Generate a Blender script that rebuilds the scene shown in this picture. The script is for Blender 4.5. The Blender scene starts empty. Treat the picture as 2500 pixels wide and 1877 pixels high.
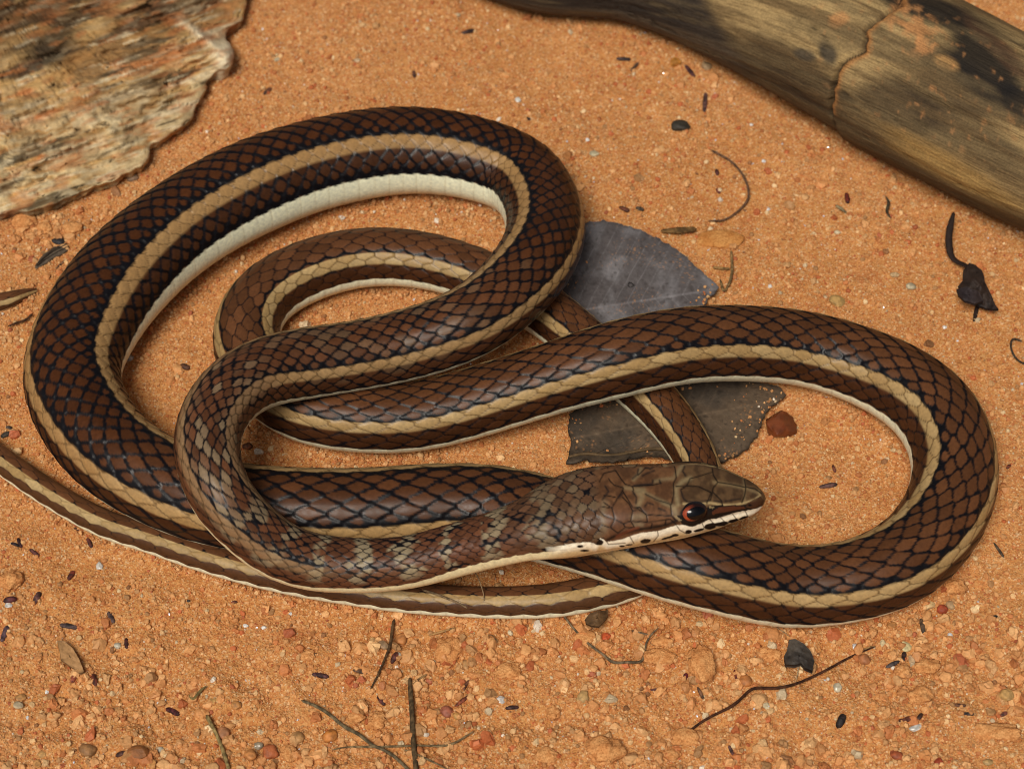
import bpy, bmesh, math, random
import numpy as np
from mathutils import Vector
random.seed(7); rng = np.random.default_rng(7)
SC = bpy.context.scene
COL = SC.collection

# ------------------------------------------------------------------ camera
LENS, SENS, DIST, ELEV = 85.0, 36.0, 0.50, math.radians(52.0)
CAM = np.array([0.0, -DIST*math.cos(ELEV), DIST*math.sin(ELEV)])
cd = bpy.data.cameras.new('camera'); cam = bpy.data.objects.new('camera', cd); COL.objects.link(cam)
cam.location = CAM; cam.rotation_euler = (math.pi/2-ELEV, 0, 0)
cd.lens = LENS; cd.sensor_width = SENS; cd.clip_start = 0.01; cd.clip_end = 200
cd.dof.use_dof = True; cd.dof.focus_distance = 0.470; cd.dof.aperture_fstop = 28
SC.camera = cam
# ------------------------------------------------------------------ light
w = bpy.data.worlds.new('World'); SC.world = w; w.use_nodes = True
SUN_EL, SUN_ROT = math.radians(58), math.radians(202)     # soft light from above, a little in front of the coils
wn = w.node_tree.nodes; wl = w.node_tree.links
sky = wn.new('ShaderNodeTexSky'); sky.sky_type = 'NISHITA'; sky.sun_disc = False
sky.sun_elevation = SUN_EL; sky.sun_rotation = SUN_ROT; sky.dust_density = 4.0; sky.ozone_density = 0.5
bg = wn['Background']; bg.inputs[1].default_value = 0.052
bwn = wn.new('ShaderNodeRGBToBW'); smx = wn.new('ShaderNodeMix'); smx.data_type = 'RGBA'; smx.inputs[0].default_value = 0.75   # thin even cloud: a nearly grey sky
wl.new(sky.outputs[0], bwn.inputs[0]); wl.new(sky.outputs[0], smx.inputs[6]); wl.new(bwn.outputs[0], smx.inputs[7])
wl.new(smx.outputs[2], bg.inputs[0])
sd = bpy.data.lights.new('sun', 'SUN'); sd.energy = 2.7; sd.angle = math.radians(22); sd.color = (1.0, 0.93, 0.82)
sun = bpy.data.objects.new('sun', sd); COL.objects.link(sun)
sdir = Vector((math.sin(SUN_ROT)*math.cos(SUN_EL), math.cos(SUN_ROT)*math.cos(SUN_EL), math.sin(SUN_EL)))
sun.rotation_euler = sdir.to_track_quat('Z', 'Y').to_euler(); sun.location = (0, 0, 1)
SC.view_settings.view_transform = 'Standard'; SC.view_settings.look = 'None'
SC.view_settings.exposure = 0.0; SC.view_settings.gamma = 1.0; SC.view_settings.use_curve_mapping = False
SC.render.engine = 'CYCLES'; SC.cycles.use_denoising = True
SC.cycles.max_bounces = 6; SC.cycles.filter_width = 1.0

# ------------------------------------------------------------------ maths helpers
FPX = 2500*LENS/SENS
_r = np.array([1.0, 0, 0]); _u = np.array([0, math.sin(ELEV), math.cos(ELEV)]); _f = np.array([0, math.cos(ELEV), -math.sin(ELEV)])
def unproj(x, y, z=0.0):
    x = np.asarray(x, float); y = np.asarray(y, float); z = np.asarray(z, float)
    d = _f + ((x-1250)/FPX)[..., None]*_r - ((y-938.5)/FPX)[..., None]*_u
    t = (z-CAM[2])/d[..., 2]
    return CAM + d*t[..., None]
def proj(p):
    q = np.asarray(p)-CAM; dz = q@_f
    return 1250+FPX*(q@_r)/dz, 938.5-FPX*(q@_u)/dz, dz
def lin(c):
    c = np.asarray(c, float)/255.0
    return np.where(c <= 0.04045, c/12.92, ((c+0.055)/1.055)**2.4)
def _h(ix, iy, iz=0, s=0):
    n = (ix.astype(np.int64)*374761393 + iy.astype(np.int64)*668265263 + np.asarray(iz).astype(np.int64)*2147483647 + s*974711) & 0xffffffff
    n = ((n ^ (n >> 13))*1274126177) & 0xffffffff
    n = ((n ^ (n >> 16))*2246822519) & 0xffffffff
    n = n ^ (n >> 15)
    return (n & 0xffffff)/float(0xffffff)
def vn(x, y, s=0):
    x = np.asarray(x, float); y = np.asarray(y, float)
    ix = np.floor(x); iy = np.floor(y); fx = x-ix; fy = y-iy
    fx = fx*fx*(3-2*fx); fy = fy*fy*(3-2*fy)
    a = _h(ix, iy, 0, s); b = _h(ix+1, iy, 0, s); c = _h(ix, iy+1, 0, s); d = _h(ix+1, iy+1, 0, s)
    return a+(b-a)*fx+(c-a)*fy+(a-b-c+d)*fx*fy
def fbm(x, y, s=0, o=4, g=0.5):
    t = 0; a = 1; n = 0
    for i in range(o):
        t = t+a*vn(x*2**i+17.3*i, y*2**i-9.1*i, s+i*13); n += a; a *= g
    return t/n
def vn3(p, s=0):
    ip = np.floor(p); f = p-ip; f = f*f*(3-2*f); r = 0
    for dx in (0, 1):
        for dy in (0, 1):
            for dz in (0, 1):
                wgt = (f[:, 0] if dx else 1-f[:, 0])*(f[:, 1] if dy else 1-f[:, 1])*(f[:, 2] if dz else 1-f[:, 2])
                r = r+wgt*_h(ip[:, 0]+dx, ip[:, 1]+dy, ip[:, 2]+dz, s)
    return r
def sstep(a, b, x):
    t = np.clip((x-a)/(b-a), 0, 1); return t*t*(3-2*t)
def mix(a, b, t):
    t = np.asarray(t)
    return a*(1-t)[..., None]+np.asarray(b)*t[..., None] if t.ndim else a*(1-t)+b*t

# ------------------------------------------------------------------ object helpers
def mk(name, V, F, mat, col=None, parent=None, smooth=True, loc=None, attrs=None):
    """F: (n,3) or (n,4) int array, or list of such arrays"""
    me = bpy.data.meshes.new(name)
    V = np.asarray(V, np.float64)
    if loc is not None: V = V-np.asarray(loc)
    Fs = F if isinstance(F, list) else [F]
    Fs = [np.asarray(f, np.int32) for f in Fs if len(f)]
    nl = sum(f.size for f in Fs); nf = sum(len(f) for f in Fs)
    me.vertices.add(len(V)); me.vertices.foreach_set('co', V.astype(np.float32).ravel())
    me.loops.add(nl); me.loops.foreach_set('vertex_index', np.concatenate([f.ravel() for f in Fs]))
    tot = np.concatenate([np.full(len(f), f.shape[1], np.int32) for f in Fs])
    st = np.concatenate([[0], np.cumsum(tot)[:-1]]).astype(np.int32)
    me.polygons.add(nf); me.polygons.foreach_set('loop_start', st)
    try: me.polygons.foreach_set('loop_total', tot)
    except Exception: pass
    me.polygons.foreach_set('use_smooth', np.full(nf, smooth))
    me.update(calc_edges=True)
    if col is not None:
        a = me.attributes.new('Col', 'FLOAT_COLOR', 'POINT')
        c = np.ones((len(V), 4), np.float32); c[:, :3] = np.clip(col, 0, 1); a.data.foreach_set('color', c.ravel())
    for k, v in (attrs or {}).items():
        a = me.attributes.new(k, 'FLOAT', 'POINT'); a.data.foreach_set('value', np.asarray(v, np.float32).ravel())
    me.validate()
    me.materials.append(mat)
    o = bpy.data.objects.new(name, me); COL.objects.link(o)
    if parent is not None: o.parent = parent; 
    if loc is not None:
        o.location = loc if parent is None else Vector(loc)-parent.location
    elif parent is not None:
        o.location = -parent.location
    return o
def empty(name, loc):
    o = bpy.data.objects.new(name, None); COL.objects.link(o); o.location = loc; o.empty_display_size = 0.005; return o
def tag(o, label, cat, group=None, kind=None):
    if label: o['label'] = label
    if cat: o['category'] = cat
    if group: o['group'] = group
    if kind: o['kind'] = kind
    return o
def grid_faces(m, n, wrap=True):
    i = np.arange(m-1)[:, None]; j = np.arange(n if wrap else n-1)[None, :]; j2 = (j+1) % n
    a = i*n+j; b = i*n+j2; c = (i+1)*n+j2; d = (i+1)*n+j
    return np.stack([a, b, c, d], -1).reshape(-1, 4)

# ------------------------------------------------------------------ material helpers
class NT:
    def __init__(s, name):
        s.m = bpy.data.materials.new(name); s.m.use_nodes = True; s.n = s.m.node_tree.nodes; s.l = s.m.node_tree.links
        s.b = s.n['Principled BSDF']; s.tc = None
    def new(s, t, **k):
        n = s.n.new(t)
        for a, v in k.items(): setattr(n, a, v)
        return n
    def set(s, inp, v):
        if hasattr(v, 'is_linked') or isinstance(v, bpy.types.NodeSocket): s.l.new(v, inp)
        else: inp.default_value = v
    def coord(s, scale=(1, 1, 1), rot=(0, 0, 0)):
        if s.tc is None: s.tc = s.new('ShaderNodeTexCoord')
        m = s.new('ShaderNodeMapping'); m.inputs['Scale'].default_value = scale; m.inputs['Rotation'].default_value = rot
        s.l.new(s.tc.outputs['Object'], m.inputs['Vector']); return m.outputs[0]
    def noise(s, scale, detail=4, rough=0.55, vec=None, dist=0):
        n = s.new('ShaderNodeTexNoise'); n.inputs['Scale'].default_value = scale; n.inputs['Detail'].default_value = detail
        n.inputs['Roughness'].default_value = rough; n.inputs['Distortion'].default_value = dist
        s.l.new(vec if vec is not None else s.coord(), n.inputs['Vector']); return n.outputs['Fac']
    def voro(s, scale, feature='F1', out='Distance', vec=None, rnd=1):
        n = s.new('ShaderNodeTexVoronoi'); n.feature = feature; n.inputs['Scale'].default_value = scale
        n.inputs['Randomness'].default_value = rnd
        s.l.new(vec if vec is not None else s.coord(), n.inputs['Vector']); return n.outputs[out]
    def ramp(s, fac, stops, interp='LINEAR'):
        r = s.new('ShaderNodeValToRGB'); s.l.new(fac, r.inputs[0]); r.color_ramp.interpolation = interp
        e = r.color_ramp.elements
        while len(e) < len(stops): e.new(0.5)
        for el, (p, c) in zip(e, stops):
            el.position = p; el.color = (*c, 1) if len(c) == 3 else c
        return r.outputs[0]
    def mixc(s, fac, a, b, mode='MIX'):
        n = s.new('ShaderNodeMix'); n.data_type = 'RGBA'; n.blend_type = mode
        for sock, v in ((n.inputs[0], fac), (n.inputs[6], a), (n.inputs[7], b)):
            if isinstance(v, bpy.types.NodeSocket): s.l.new(v, sock)
            elif isinstance(v, (int, float)): sock.default_value = v
            else: sock.default_value = (*v, 1)
        return n.outputs[2]
    def math(s, op, a, b=0.0):
        n = s.new('ShaderNodeMath'); n.operation = op
        for sock, v in ((n.inputs[0], a), (n.inputs[1], b)):
            if isinstance(v, bpy.types.NodeSocket): s.l.new(v, sock)
            else: sock.default_value = v
        return n.outputs[0]
    def attr(s, name, typ='GEOMETRY', out='Color'):
        n = s.new('ShaderNodeAttribute'); n.attribute_type = typ; n.attribute_name = name; return n.outputs[out]
    def bump(s, h, strength, dist, prev=None):
        n = s.new('ShaderNodeBump'); n.inputs['Strength'].default_value = strength; n.inputs['Distance'].default_value = dist
        s.l.new(h, n.inputs['Height'])
        if prev is not None: s.l.new(prev, n.inputs['Normal'])
        s.l.new(n.outputs[0], s.b.inputs['Normal']); return n.outputs[0]
    def base(s, c, rough=0.8, spec=0.3):
        s.set(s.b.inputs['Base Color'], c if isinstance(c, bpy.types.NodeSocket) else (*c, 1))
        s.set(s.b.inputs['Roughness'], rough); s.set(s.b.inputs['Specular IOR Level'], spec); return s.m
L = lambda *c: tuple(float(v) for v in lin(c))

def vcol_mat(name, nscale=900, rough=0.8, spec=0.3, var=0.35, bump=0.5, bdist=0.0002, bscale=2500):
    t = NT(name); c = t.attr('Col')
    n = t.noise(nscale, 5); dark = t.ramp(n, [(0.3, (1-var,)*3), (0.7, (1+0*var,)*3)])
    t.bump(t.noise(bscale, 3), bump, bdist)
    return t.base(t.mixc(1.0, c, dark, 'MULTIPLY'), rough, spec)
M_SNAKE = None
def snake_mat():
    t = NT('snake_scales'); c = t.attr('Col')
    n = t.noise(1400, 4); dk = t.ramp(n, [(0.3, (0.80, 0.80, 0.82)), (0.7, (1.1, 1.08, 1.05))])
    t.bump(t.noise(4000, 3), 0.18, 0.00008)
    rr = t.ramp(t.noise(700, 3), [(0.3, (0.30,)*3), (0.7, (0.44,)*3)])
    m = t.base(t.mixc(1.0, c, dk, 'MULTIPLY'), rr, 0.19)
    return m

# ================================================================== SNAKE
# x, y (where its axis shows in the photograph), half width, height of the axis in mm (0 = lying on the sand), roll, style
CP = [
 (1867,1213,  3,25.0,  0,'N'),(1832,1215, 40,25.8, 0,'N'),(1792,1214, 58,26.4, 0,'N'),(1751,1213, 74,26.8, 0,'N'),(1690,1216, 86,27, 0,'N'),
 (1650,1223, 89,27, 0,'N'),(1588,1229, 94,27, 0,'N'),(1500,1238,100,27, 0,'N'),(1425,1250, 98,26, 0,'N'),
 (1370,1266, 87,25, 0,'N'),(1303,1287, 77,24, 0,'N'),(1222,1312, 69,21.5,0,'N'),(1110,1343, 66,18, 0,'N'),
 (1000,1371, 65,15.5,0,'N2'),(900,1380,67,14,0,'N2'),(820,1378,69,13.8,0,'N2'),(750,1368, 71,14.5,0,'F'),
 (678,1340, 73,16.5,0,'F'),(610,1289, 75,20,0,'F'),(550,1222, 77,24,0,'F'),(515,1148, 79,26,0,'F'),(507,1071, 81,26,0,'F'),
 (533,998, 83,25,-3,'F'),(580,946, 85,23.5,-5,'F'),(642,912, 87,21.5,-7,'G'),(735,889, 89,19.5,-9,'G'),(859,870, 87,18,-9,'G'),
 (1000,840, 89,17.5,-9,'G'),(1075,817, 90,18.5,-9,'G'),(1150,783, 91,19.5,-12,'G'),(1222,731, 93,19.0,-15,'G'),(1290,659, 96,18,-18,'M'),
 (1331,548, 97,13.5,-19,'M'),(1310,480,97,10.3,-20,'M'),(1262,428, 98,0,-22,'M'),(1150,386,101,0,-22,'M'),(981,368,106,0,-22,'M'),(859,383,109,0,-23,'M'),
 (745,411,111,0,-23,'M'),(639,449,115,0,-22,'M'),(435,561,116,0,-20,'M'),(298,682,120,0,-16,'M'),(211,805,119,0,-10,'M'),
 (177,918,115,0,-8,'M'),(205,1010,114,0,-6,'M'),(272,1097,111,0,-6,'M'),(386,1173,108,0,-8,'H'),(500,1219,106,0,-10,'H'),(620,1241,106,0,-12,'H'),
 (760,1250,107,0,-12,'H'),(904,1249,107,0,-12,'H'),(1050,1240,107,0,-10,'H'),(1200,1243,107,0,-6,'H'),(1350,1273,107,10.3,-3,'H'),(1500,1318,106,12.0,0,'R'),
 (1640,1364,105,13.2,0,'R'),(1780,1402,104,11.5,0,'R'),(1914,1429,101,0,0,'R'),(2045,1424, 98,0,-3,'R'),(2184,1379,102,0,-8,'R'),(2292,1276,102,0,-12,'R'),
 (2331,1147,103,0,-16,'R'),(2285,1014,103,0,-12,'R'),(2195,937,98,0,-7,'R'),(2090,888, 93,0,-3,'R'),(1975,854,93,8.5,0,'R'),(1871,841, 94,10.5,0,'R'),(1772,838,95,13,0,'R'),(1681,843,95,15,0,'R'),
 (1590,858,96,16.2,0,'R'),(1502,879, 96,16.2,0,'R'),(1345,925, 89,13,0,'R'),(1200,970, 88,9.5,0,'R'),(1005,1017, 86,0,0,'R'),(860,1019, 84,0,0,'R'),
 (740,995, 82,0,0,'R'),(660,945, 81,0,3,'I'),(614,880, 80,0,6,'I'),(603,808, 80,0,10,'I'),(645,727, 78,0,10,'I'),(748,664, 76,0,10,'I'),(910,628, 72,0,10,'I'),
 (1057,641, 69,0,9,'I'),(1200,688, 67,0,8,'I'),(1345,770, 64,0,8,'I'),(1429,838, 63,0,8,'J'),(1580,963, 62,0,8,'J'),(1645,1035, 58,0,8,'J'),
 (1697,1118, 53,0,8,'J'),(1722,1205, 50,0,4,'J'),(1696,1300, 47,0,-6,'J'),(1605,1378, 45,0,-15,'T'),(1530,1424, 43,0,-20,'T'),(1455,1446, 43,0,-24,'T'),(1364,1463, 43,0,-27,'T'),
 (1263,1470, 40,0,-27,'T'),(1181,1470, 39,0,-27,'T'),(1100,1466, 38,0,-27,'T'),(1000,1459, 38,0,-26,'T'),(859,1440, 38,0,-25,'T'),(723,1417, 38,0,-25,'T'),
 (588,1385, 38,0,-25,'T'),(452,1344, 37,0,-25,'T'),(362,1313, 36,0,-25,'T'),(271,1284, 35,0,-25,'T'),(181,1240, 34,0,-25,'T'),(90,1184, 34,0,-25,'T'),(0,1121, 33,0,-25,'T'),
 (-90,1050, 31,0,-20,'T'),(-160,950, 29,0,-10,'T'),(-165,850, 27,0,0,'T'),(-110,775, 27,0,0,'T'),(-40,745, 25,0,0,'T'),(20,732, 22,0,0,'T'),(60,718,15,0,0,'T'),(87,710,5,0,0,'T')]
# style: pitch, black seam, tan from, tan to, white from, neck mottling, stripe strength, row width, darkness of lateral zone
ST = {'N': (27, .075, 44, 62, 78, 1.0, .0, 10.8, 0, 0), 'N2': (36, .12, 44, 62, 88, 1.0, .05, 10.8, 0, .2), 'F': (41, .13, 40, 62, 95, .75, .5, 10.8, 0, .4),
      'G': (46, .14, 43, 60, 96, .25, .85, 12.35, .35, .55), 'M': (46, .175, 43.5, 61.5, 97, 0, 1, 12.35, .75, 1.0), 'H': (73, .17, 43, 63, 97, 0, 1, 12.35, .45, .5),
      'R': (62, .12, 43, 61, 97, 0, 1, 12.35, .22, .25), 'I': (54, .06, 42, 63, 97, 0, 1, 15.2, .1, .12), 'J': (48, .06, 40, 60, 98, 0, 1, 15.2, .1, .15),
      'T': (57, .03, 35, 70, 110, 0, 1, 27.0, 0, 0)}
cp = np.array([c[:5] for c in CP], float); stv = np.array([ST[c[5]] for c in CP], float)
PXM = DIST/FPX
def radius_of(h, zz, x, y):
    p = unproj(x, y, zz); dz = (p-CAM)@_f
    return h*dz/FPX
zc = cp[:, 3]/1000
r0 = radius_of(cp[:, 2], zc, cp[:, 0], cp[:, 1])
zc = np.where(cp[:, 3] == 0, r0-0.0004, zc)
P3 = unproj(cp[:, 0], cp[:, 1], zc)
def cubic(t, Y, tt):
    n = len(t); h = np.diff(t); A = np.zeros((n, n)); B = np.zeros((n, Y.shape[1]))
    A[0, 0] = A[-1, -1] = 1
    for i in range(1, n-1):
        A[i, i-1] = h[i-1]; A[i, i] = 2*(h[i-1]+h[i]); A[i, i+1] = h[i]
        B[i] = 6*((Y[i+1]-Y[i])/h[i]-(Y[i]-Y[i-1])/h[i-1])
    m = np.linalg.solve(A, B); k = np.clip(np.searchsorted(t, tt)-1, 0, n-2)
    a = (t[k+1]-tt)[:, None]; b = (tt-t[k])[:, None]; hh = h[k][:, None]
    return (m[k]*a**3+m[k+1]*b**3)/(6*hh)+(Y[k]/hh-m[k]*hh/6)*a+(Y[k+1]/hh-m[k+1]*hh/6)*b
tk = np.concatenate([[0], np.cumsum(np.linalg.norm(np.diff(P3, axis=0), axis=1))])
tf = np.linspace(0, tk[-1], 12000)
C = cubic(tk, P3, tf)
sA = np.concatenate([[0], np.cumsum(np.linalg.norm(np.diff(C, axis=0), axis=1))])
stot = sA[-1]
skk = np.interp(tk, tf, sA)                                   # arc length at the control points
s_head = skk[8]
seg_h = np.concatenate([[0, 0.00006, 0.0002, 0.0004, 0.0007], np.arange(0.0010, s_head, PXM*1.35)])
seg_b = np.arange(s_head+PXM*2, stot-0.0002, PXM*4.0)
S = np.concatenate([seg_h, seg_b, [stot-0.0001, stot]])
Mr = len(S)
tt = np.interp(S, sA, tf)
def smooth_track(v):
    f = np.interp(sA, skk, v); k = np.hanning(121); k /= k.sum()
    g = np.convolve(np.pad(f, 60, 'edge'), k, 'valid'); return np.interp(S, sA, g)
Cn = np.stack([np.interp(S, sA, C[:, i]) for i in range(3)], 1)
# smooth tangents
T = np.stack([np.gradient(smooth_track(P3[:, 0]*0), S)*0 for _ in range(3)], 1)
Td = np.gradient(C, sA, axis=0); kk = np.hanning(81); kk /= kk.sum()
for i in range(3): T[:, i] = np.interp(S, sA, np.convolve(np.pad(Td[:, i], 40, 'edge'), kk, 'valid'))
T /= np.linalg.norm(T, axis=1)[:, None]
up = np.array([0, 0, 1.0])-T*T[:, 2:3]; up /= np.linalg.norm(up, axis=1)[:, None]
side = np.cross(T, up)
rad_k = np.where(cp[:, 3] == 0, r0, r0)
R = smooth_track(rad_k); roll = smooth_track(cp[:, 4])
PR = np.stack([smooth_track(stv[:, i]) for i in range(stv.shape[1])], 1)
# rows change only under the crossings
s_a = (skk[75]+skk[76])/2; s_b = skk[91]
PR[:, 7] = np.where(S < s_a, PR[:, 7]*0+np.minimum(PR[:, 7], 12.35), np.where(S < s_b, 15.2, 27.0))
# head width profile (distance from the snout in px)
hd = S/PXM
HP = np.array([(0,0),(2,9),(6,16),(12,23),(20,31),(35,41),(55,50),(75,58),(95,67),(115,75),(145,82),(175,86),(215,89),(280,95),(330,98.5),(380,101),(442,99),(482,91),(520,84),(565,79)], float)
hp = np.interp(hd, HP[:, 0], HP[:, 1]); hps = hp.copy()
ksm = np.hanning(25); ksm /= ksm.sum(); hps = np.convolve(np.pad(hp, 12, 'edge'), ksm, 'valid'); hps = hp+(hps-hp)*sstep(25, 50, hd)
wh = 1-sstep(480, 560, hd)
depth = (Cn-CAM)@_f
R = R*(1-wh)+hps*depth/FPX*wh
f_ratio = 1.0-0.24*(1-sstep(420, 760, hd))
f_ratio = f_ratio*(1-0.03)                       # the body rests a little flattened
e_s = math.sin(ELEV); e_c = math.cos(ELEV)
a_r = R/np.sqrt(e_s**2+(f_ratio*e_c)**2); a_r = R+(a_r-R)*(1-sstep(420, 900, hd)); b_r = a_r*f_ratio
tail_end = sstep(0, 0.004, stot-S)
# ring angles, dense on the upper 240 degrees
NA = 264
q = np.linspace(-1, 1, NA, endpoint=False); TH = np.degrees(np.pi*(q+0.18*np.sin(np.pi*q)*0.9))
thr = np.radians(TH)[None, :]
st_, ct_ = np.sin(thr), np.cos(thr)
# head cross-section
HW = (1-sstep(380, 520, hd))[:, None]                       # how much this ring is head
fro = (1-sstep(150, 240, hd))[:, None]
ath = np.abs(TH)[None, :]
fac = 1+0*ath*HW
ex = 2+0.75*HW                                              # boxier section on the head
sup = (np.abs(st_)**ex+np.abs(ct_)**ex)**(-1/ex); sup = sup/ (1+0.045*HW)
fac = fac*sup
bell = lambda x, c, w_: np.exp(-((x-c)/w_)**2)
fac = fac-0.10*HW*fro*bell(ath, 78, 15)*bell(hd[:, None], 95, 55)                # hollow before the eye
fac = fac+0.035*HW*bell(ath, 50, 16)*bell(hd[:, None], 180, 55)                  # brow
fac = fac-0.05*HW*bell(ath, 0, 28)*bell(hd[:, None], 120, 80)
fac = fac-0.018*HW*bell(ath, 112, 5)                                              # mouth line
fac = fac+0.03*HW*bell(ath, 92, 22)*bell(hd[:, None], 330, 90)                    # cheek
fac = fac*(1-0.08*HW*np.clip((ath-120)/60, 0, 1))                                 # flatter chin
# body: a slight keel between flank and belly
bodyw = 1-HW
fac = fac+0.012*bodyw*bell(ath, 100, 12)-0.03*bodyw*sstep(110, 180, ath)
# ---- scale lattice
ds_px = np.gradient(S)/PXM
# local bend squeezes the scales on the inner side, which the geometry does by itself
u_s = np.cumsum(ds_px/PR[:, 0])
roll_ = roll[:, None]
thp = TH[None, :]+roll_; thp = (thp+180) % 360-180
wr = PR[:, 7][:, None]
k_ = thp/wr; u_ = u_s[:, None]+0*k_
alpha = np.clip(PR[:, 0]/(np.radians(PR[:, 7])*R/PXM), 1.9, 2.45)[:, None]*0+(1.50+0.28*np.clip((PR[:, 1]-.10)/.09, 0, 1)+0.25*(1-sstep(430, 700, hd))*0)[:, None]
F1 = np.full(k_.shape, 9e9); F2 = F1.copy(); cid = np.zeros(k_.shape, np.int64); du1 = np.zeros(k_.shape); cj = np.zeros(k_.shape)
kf = np.floor(k_)
for dj in (-1, 0, 1, 2):
    j = kf+dj; off = 0.5*(np.abs(j) % 2)
    i0 = np.floor(u_-off)
    for di in (0, 1):
        i = i0+di
        jit = (_h(i+500, j+60, 0, 3)-0.5)*0.10
        jk = (_h(i+500, j+60, 0, 4)-0.5)*0.16
        du = (u_-(i+off+jit)); dk = k_-(j+jk)
        d = np.sqrt(((du+0.15*dk*dk)*alpha)**2+dk**2)
        closer = d < F1
        F2 = np.where(closer, F1, np.minimum(F2, d))
        cid = np.where(closer, (i+500)*401+(j+60), cid).astype(np.int64)
        du1 = np.where(closer, du, du1); cj = np.where(closer, j, cj); F1 = np.where(closer, d, F1)
edge = (F2-F1)/2
h1 = _h(cid, cid*0, 0, 11); h2 = _h(cid, cid*0, 0, 12); h3 = _h(cid, cid*0, 0, 13)
ap = np.abs(thp)
wz = PR[:, 4][:, None]                                   # white from
belly = sstep(wz-1, wz+1, ap)
# ventral plates: one wide plate per pitch below the flank
vp = np.abs((u_ % 1.0)-0.5)                              # 0.5 at a plate edge
vgroove = np.exp(-((0.5-vp)/0.05)**2)
groove = np.exp(-(edge/0.07)**2)
relief = 0.030*du1+0.006*np.clip(edge*1.6, 0, 1)-0.009*groove
relief_b = 0.004*((u_ % 1.0)-0.5)-0.003*vgroove
rel = relief*(1-belly)+relief_b*belly
head_sc = (1-sstep(360, 376, hd))[:, None]               # no body scales on the front of the head
rel = rel*(1-head_sc)*np.where(R < 0.004, 1.0, 1.0)[:, None]
rel = rel*tail_end[:, None]
g = fac*(1+rel)
V = Cn[:, None, :]+(a_r[:, None]*g*st_)[..., None]*side[:, None, :]+(b_r[:, None]*g*ct_)[..., None]*up[:, None, :]
# ---- colours
nz = lambda sc, s: vn(u_*sc*1.0, k_*sc*0.6+3, s)
fine = vn(u_*9, k_*5, 21)
neck = PR[:, 5][:, None]; strp = PR[:, 6][:, None]; blk = PR[:, 1][:, None]; latd = PR[:, 8][:, None]; dd = PR[:, 9][:, None]
brown = mix(lin((96, 61, 37))*np.ones(k_.shape+(3,)), lin((74, 41, 20)), np.clip(dd*1.0+0*k_, 0, 1))
brown = brown*(0.76+0.48*h1)[..., None]
lat = lin((70, 41, 23))*np.ones(k_.shape+(3,))*(0.8+0.4*h2)[..., None]
lat = mix(lat, lin((92, 62, 38)), 0.6*(PR[:, 7] > 20)[:, None]*np.ones(k_.shape))
rust = lin((98, 61, 40)); grey = lin((150, 136, 108))
band = 0.5+0.5*np.cos(2*np.pi*(hd[:, None]/104.0+0.06*np.sin(k_*0.5)+0.45*vn(hd[:, None]/70+0*k_, k_*0.30, 36)))
inb = (sstep(430, 520, hd)*(1-sstep(1150, 1350, hd)))[:, None]
greyness = 0.95*sstep(0.56, 0.74, 0.60*band+0.40*h3)*inb*(1-sstep(66, 80, ap))+0.75*sstep(.55, .8, h3*.6+.4*fbm(u_*.3, k_*.3, 31, 2))*(1-inb)*(1-sstep(66, 80, ap))
strpos = bell(ap, 46, 15)
greyness = np.clip(greyness*0.9+0.55*strpos*np.clip(strp*2, 0, 1)*neck, 0, 1)
nape = (1-sstep(480, 640, hd))[:, None]*np.ones(k_.shape)
necks = mix(mix(rust*np.ones(k_.shape+(3,)), lin((96, 68, 48)), nape)*(0.65+0.6*h1)[..., None], mix(grey*np.ones(k_.shape+(3,)), lin((118, 103, 80)), nape), greyness)
bz = sstep(0, 0.2, neck)*neck
dorsal = mix(brown, necks, np.clip(neck*1.0, 0, 1)*(ap < 999))
lat = mix(lat, necks, np.clip(neck*0.8, 0, 1)*(ap < 999))
tan = mix(lin((182, 156, 110))*np.ones(k_.shape+(3,)), lin((156, 126, 80)), np.clip(h2*0.9, 0, 1))*(0.88+0.12*fine+.12*np.clip(du1+.5, 0, 1))[..., None]
tan = mix(tan, lin((156, 118, 74)), np.clip(dd*.75+0*k_, 0, 1))
tan = mix(tan, lin((146, 112, 78)), np.clip(neck*1.2, 0, 0.8)*(ap < 999))
white = lin((244, 243, 212))*np.ones(k_.shape+(3,))*(0.94+0.1*fine)[..., None]
# zone borders follow the scale edges half way
ac = np.abs(cj*wr)
ze = 0.55*ap+0.45*ac
t1 = PR[:, 2][:, None]; t2 = PR[:, 3][:, None]
in_tan = sstep(t1-1.2, t1+1.2, 0.89*ap+0.11*ac)*(1-sstep(t2-1.6, t2+1.6, 0.74*ap+0.26*ac))*strp
is_lat = sstep(t2-2, t2+2, ze)
c = mix(dorsal, lat, is_lat)
# black seams on brown scales, thick in mid body
tip = np.clip(du1*alpha/1.4, -1, 1)
bw = blk*(0.62+1.5*np.clip(tip, 0, 1)+0.25*np.clip(k_-cj, -1, 1)*np.sign(k_)+0.4*(h2-0.5))
rnd_ = np.clip((blk-0.10)/0.09, 0, 1)
ell = 1-np.sqrt(((du1+.1*(k_-cj)**2)/0.50)**2+((k_-cj)/0.78)**2)
nib = vn(u_*14, k_*8, 23)
edge_c = edge*(1-rnd_)+np.minimum(edge, ell*0.62)*rnd_
near_tan = np.exp(-((ap-(t1-3.2))/5.6)**2)*strp
bw = bw*(1-0.45*is_lat*(1-latd))+near_tan*blk*2.6*(1-0.3*neck)
below = np.exp(-((ap-(wz-6))/6.0)**2)*latd
bw = bw+below*0.5
bw = bw+0.22*sstep(0.70, 0.84, vn(u_*0.9, k_*0.9, 45))*neck
aw = 0.035+0.28*blk
seam = 1-sstep(bw-aw*.8, bw+aw*.8, edge_c+(0.10*(fine-0.5)+0.07*(nib-.5))*np.clip(blk/.12, .4, 1.3))
black = lin((16, 15, 19))
c = mix(c, black, np.clip(seam, 0, 1))
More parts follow.
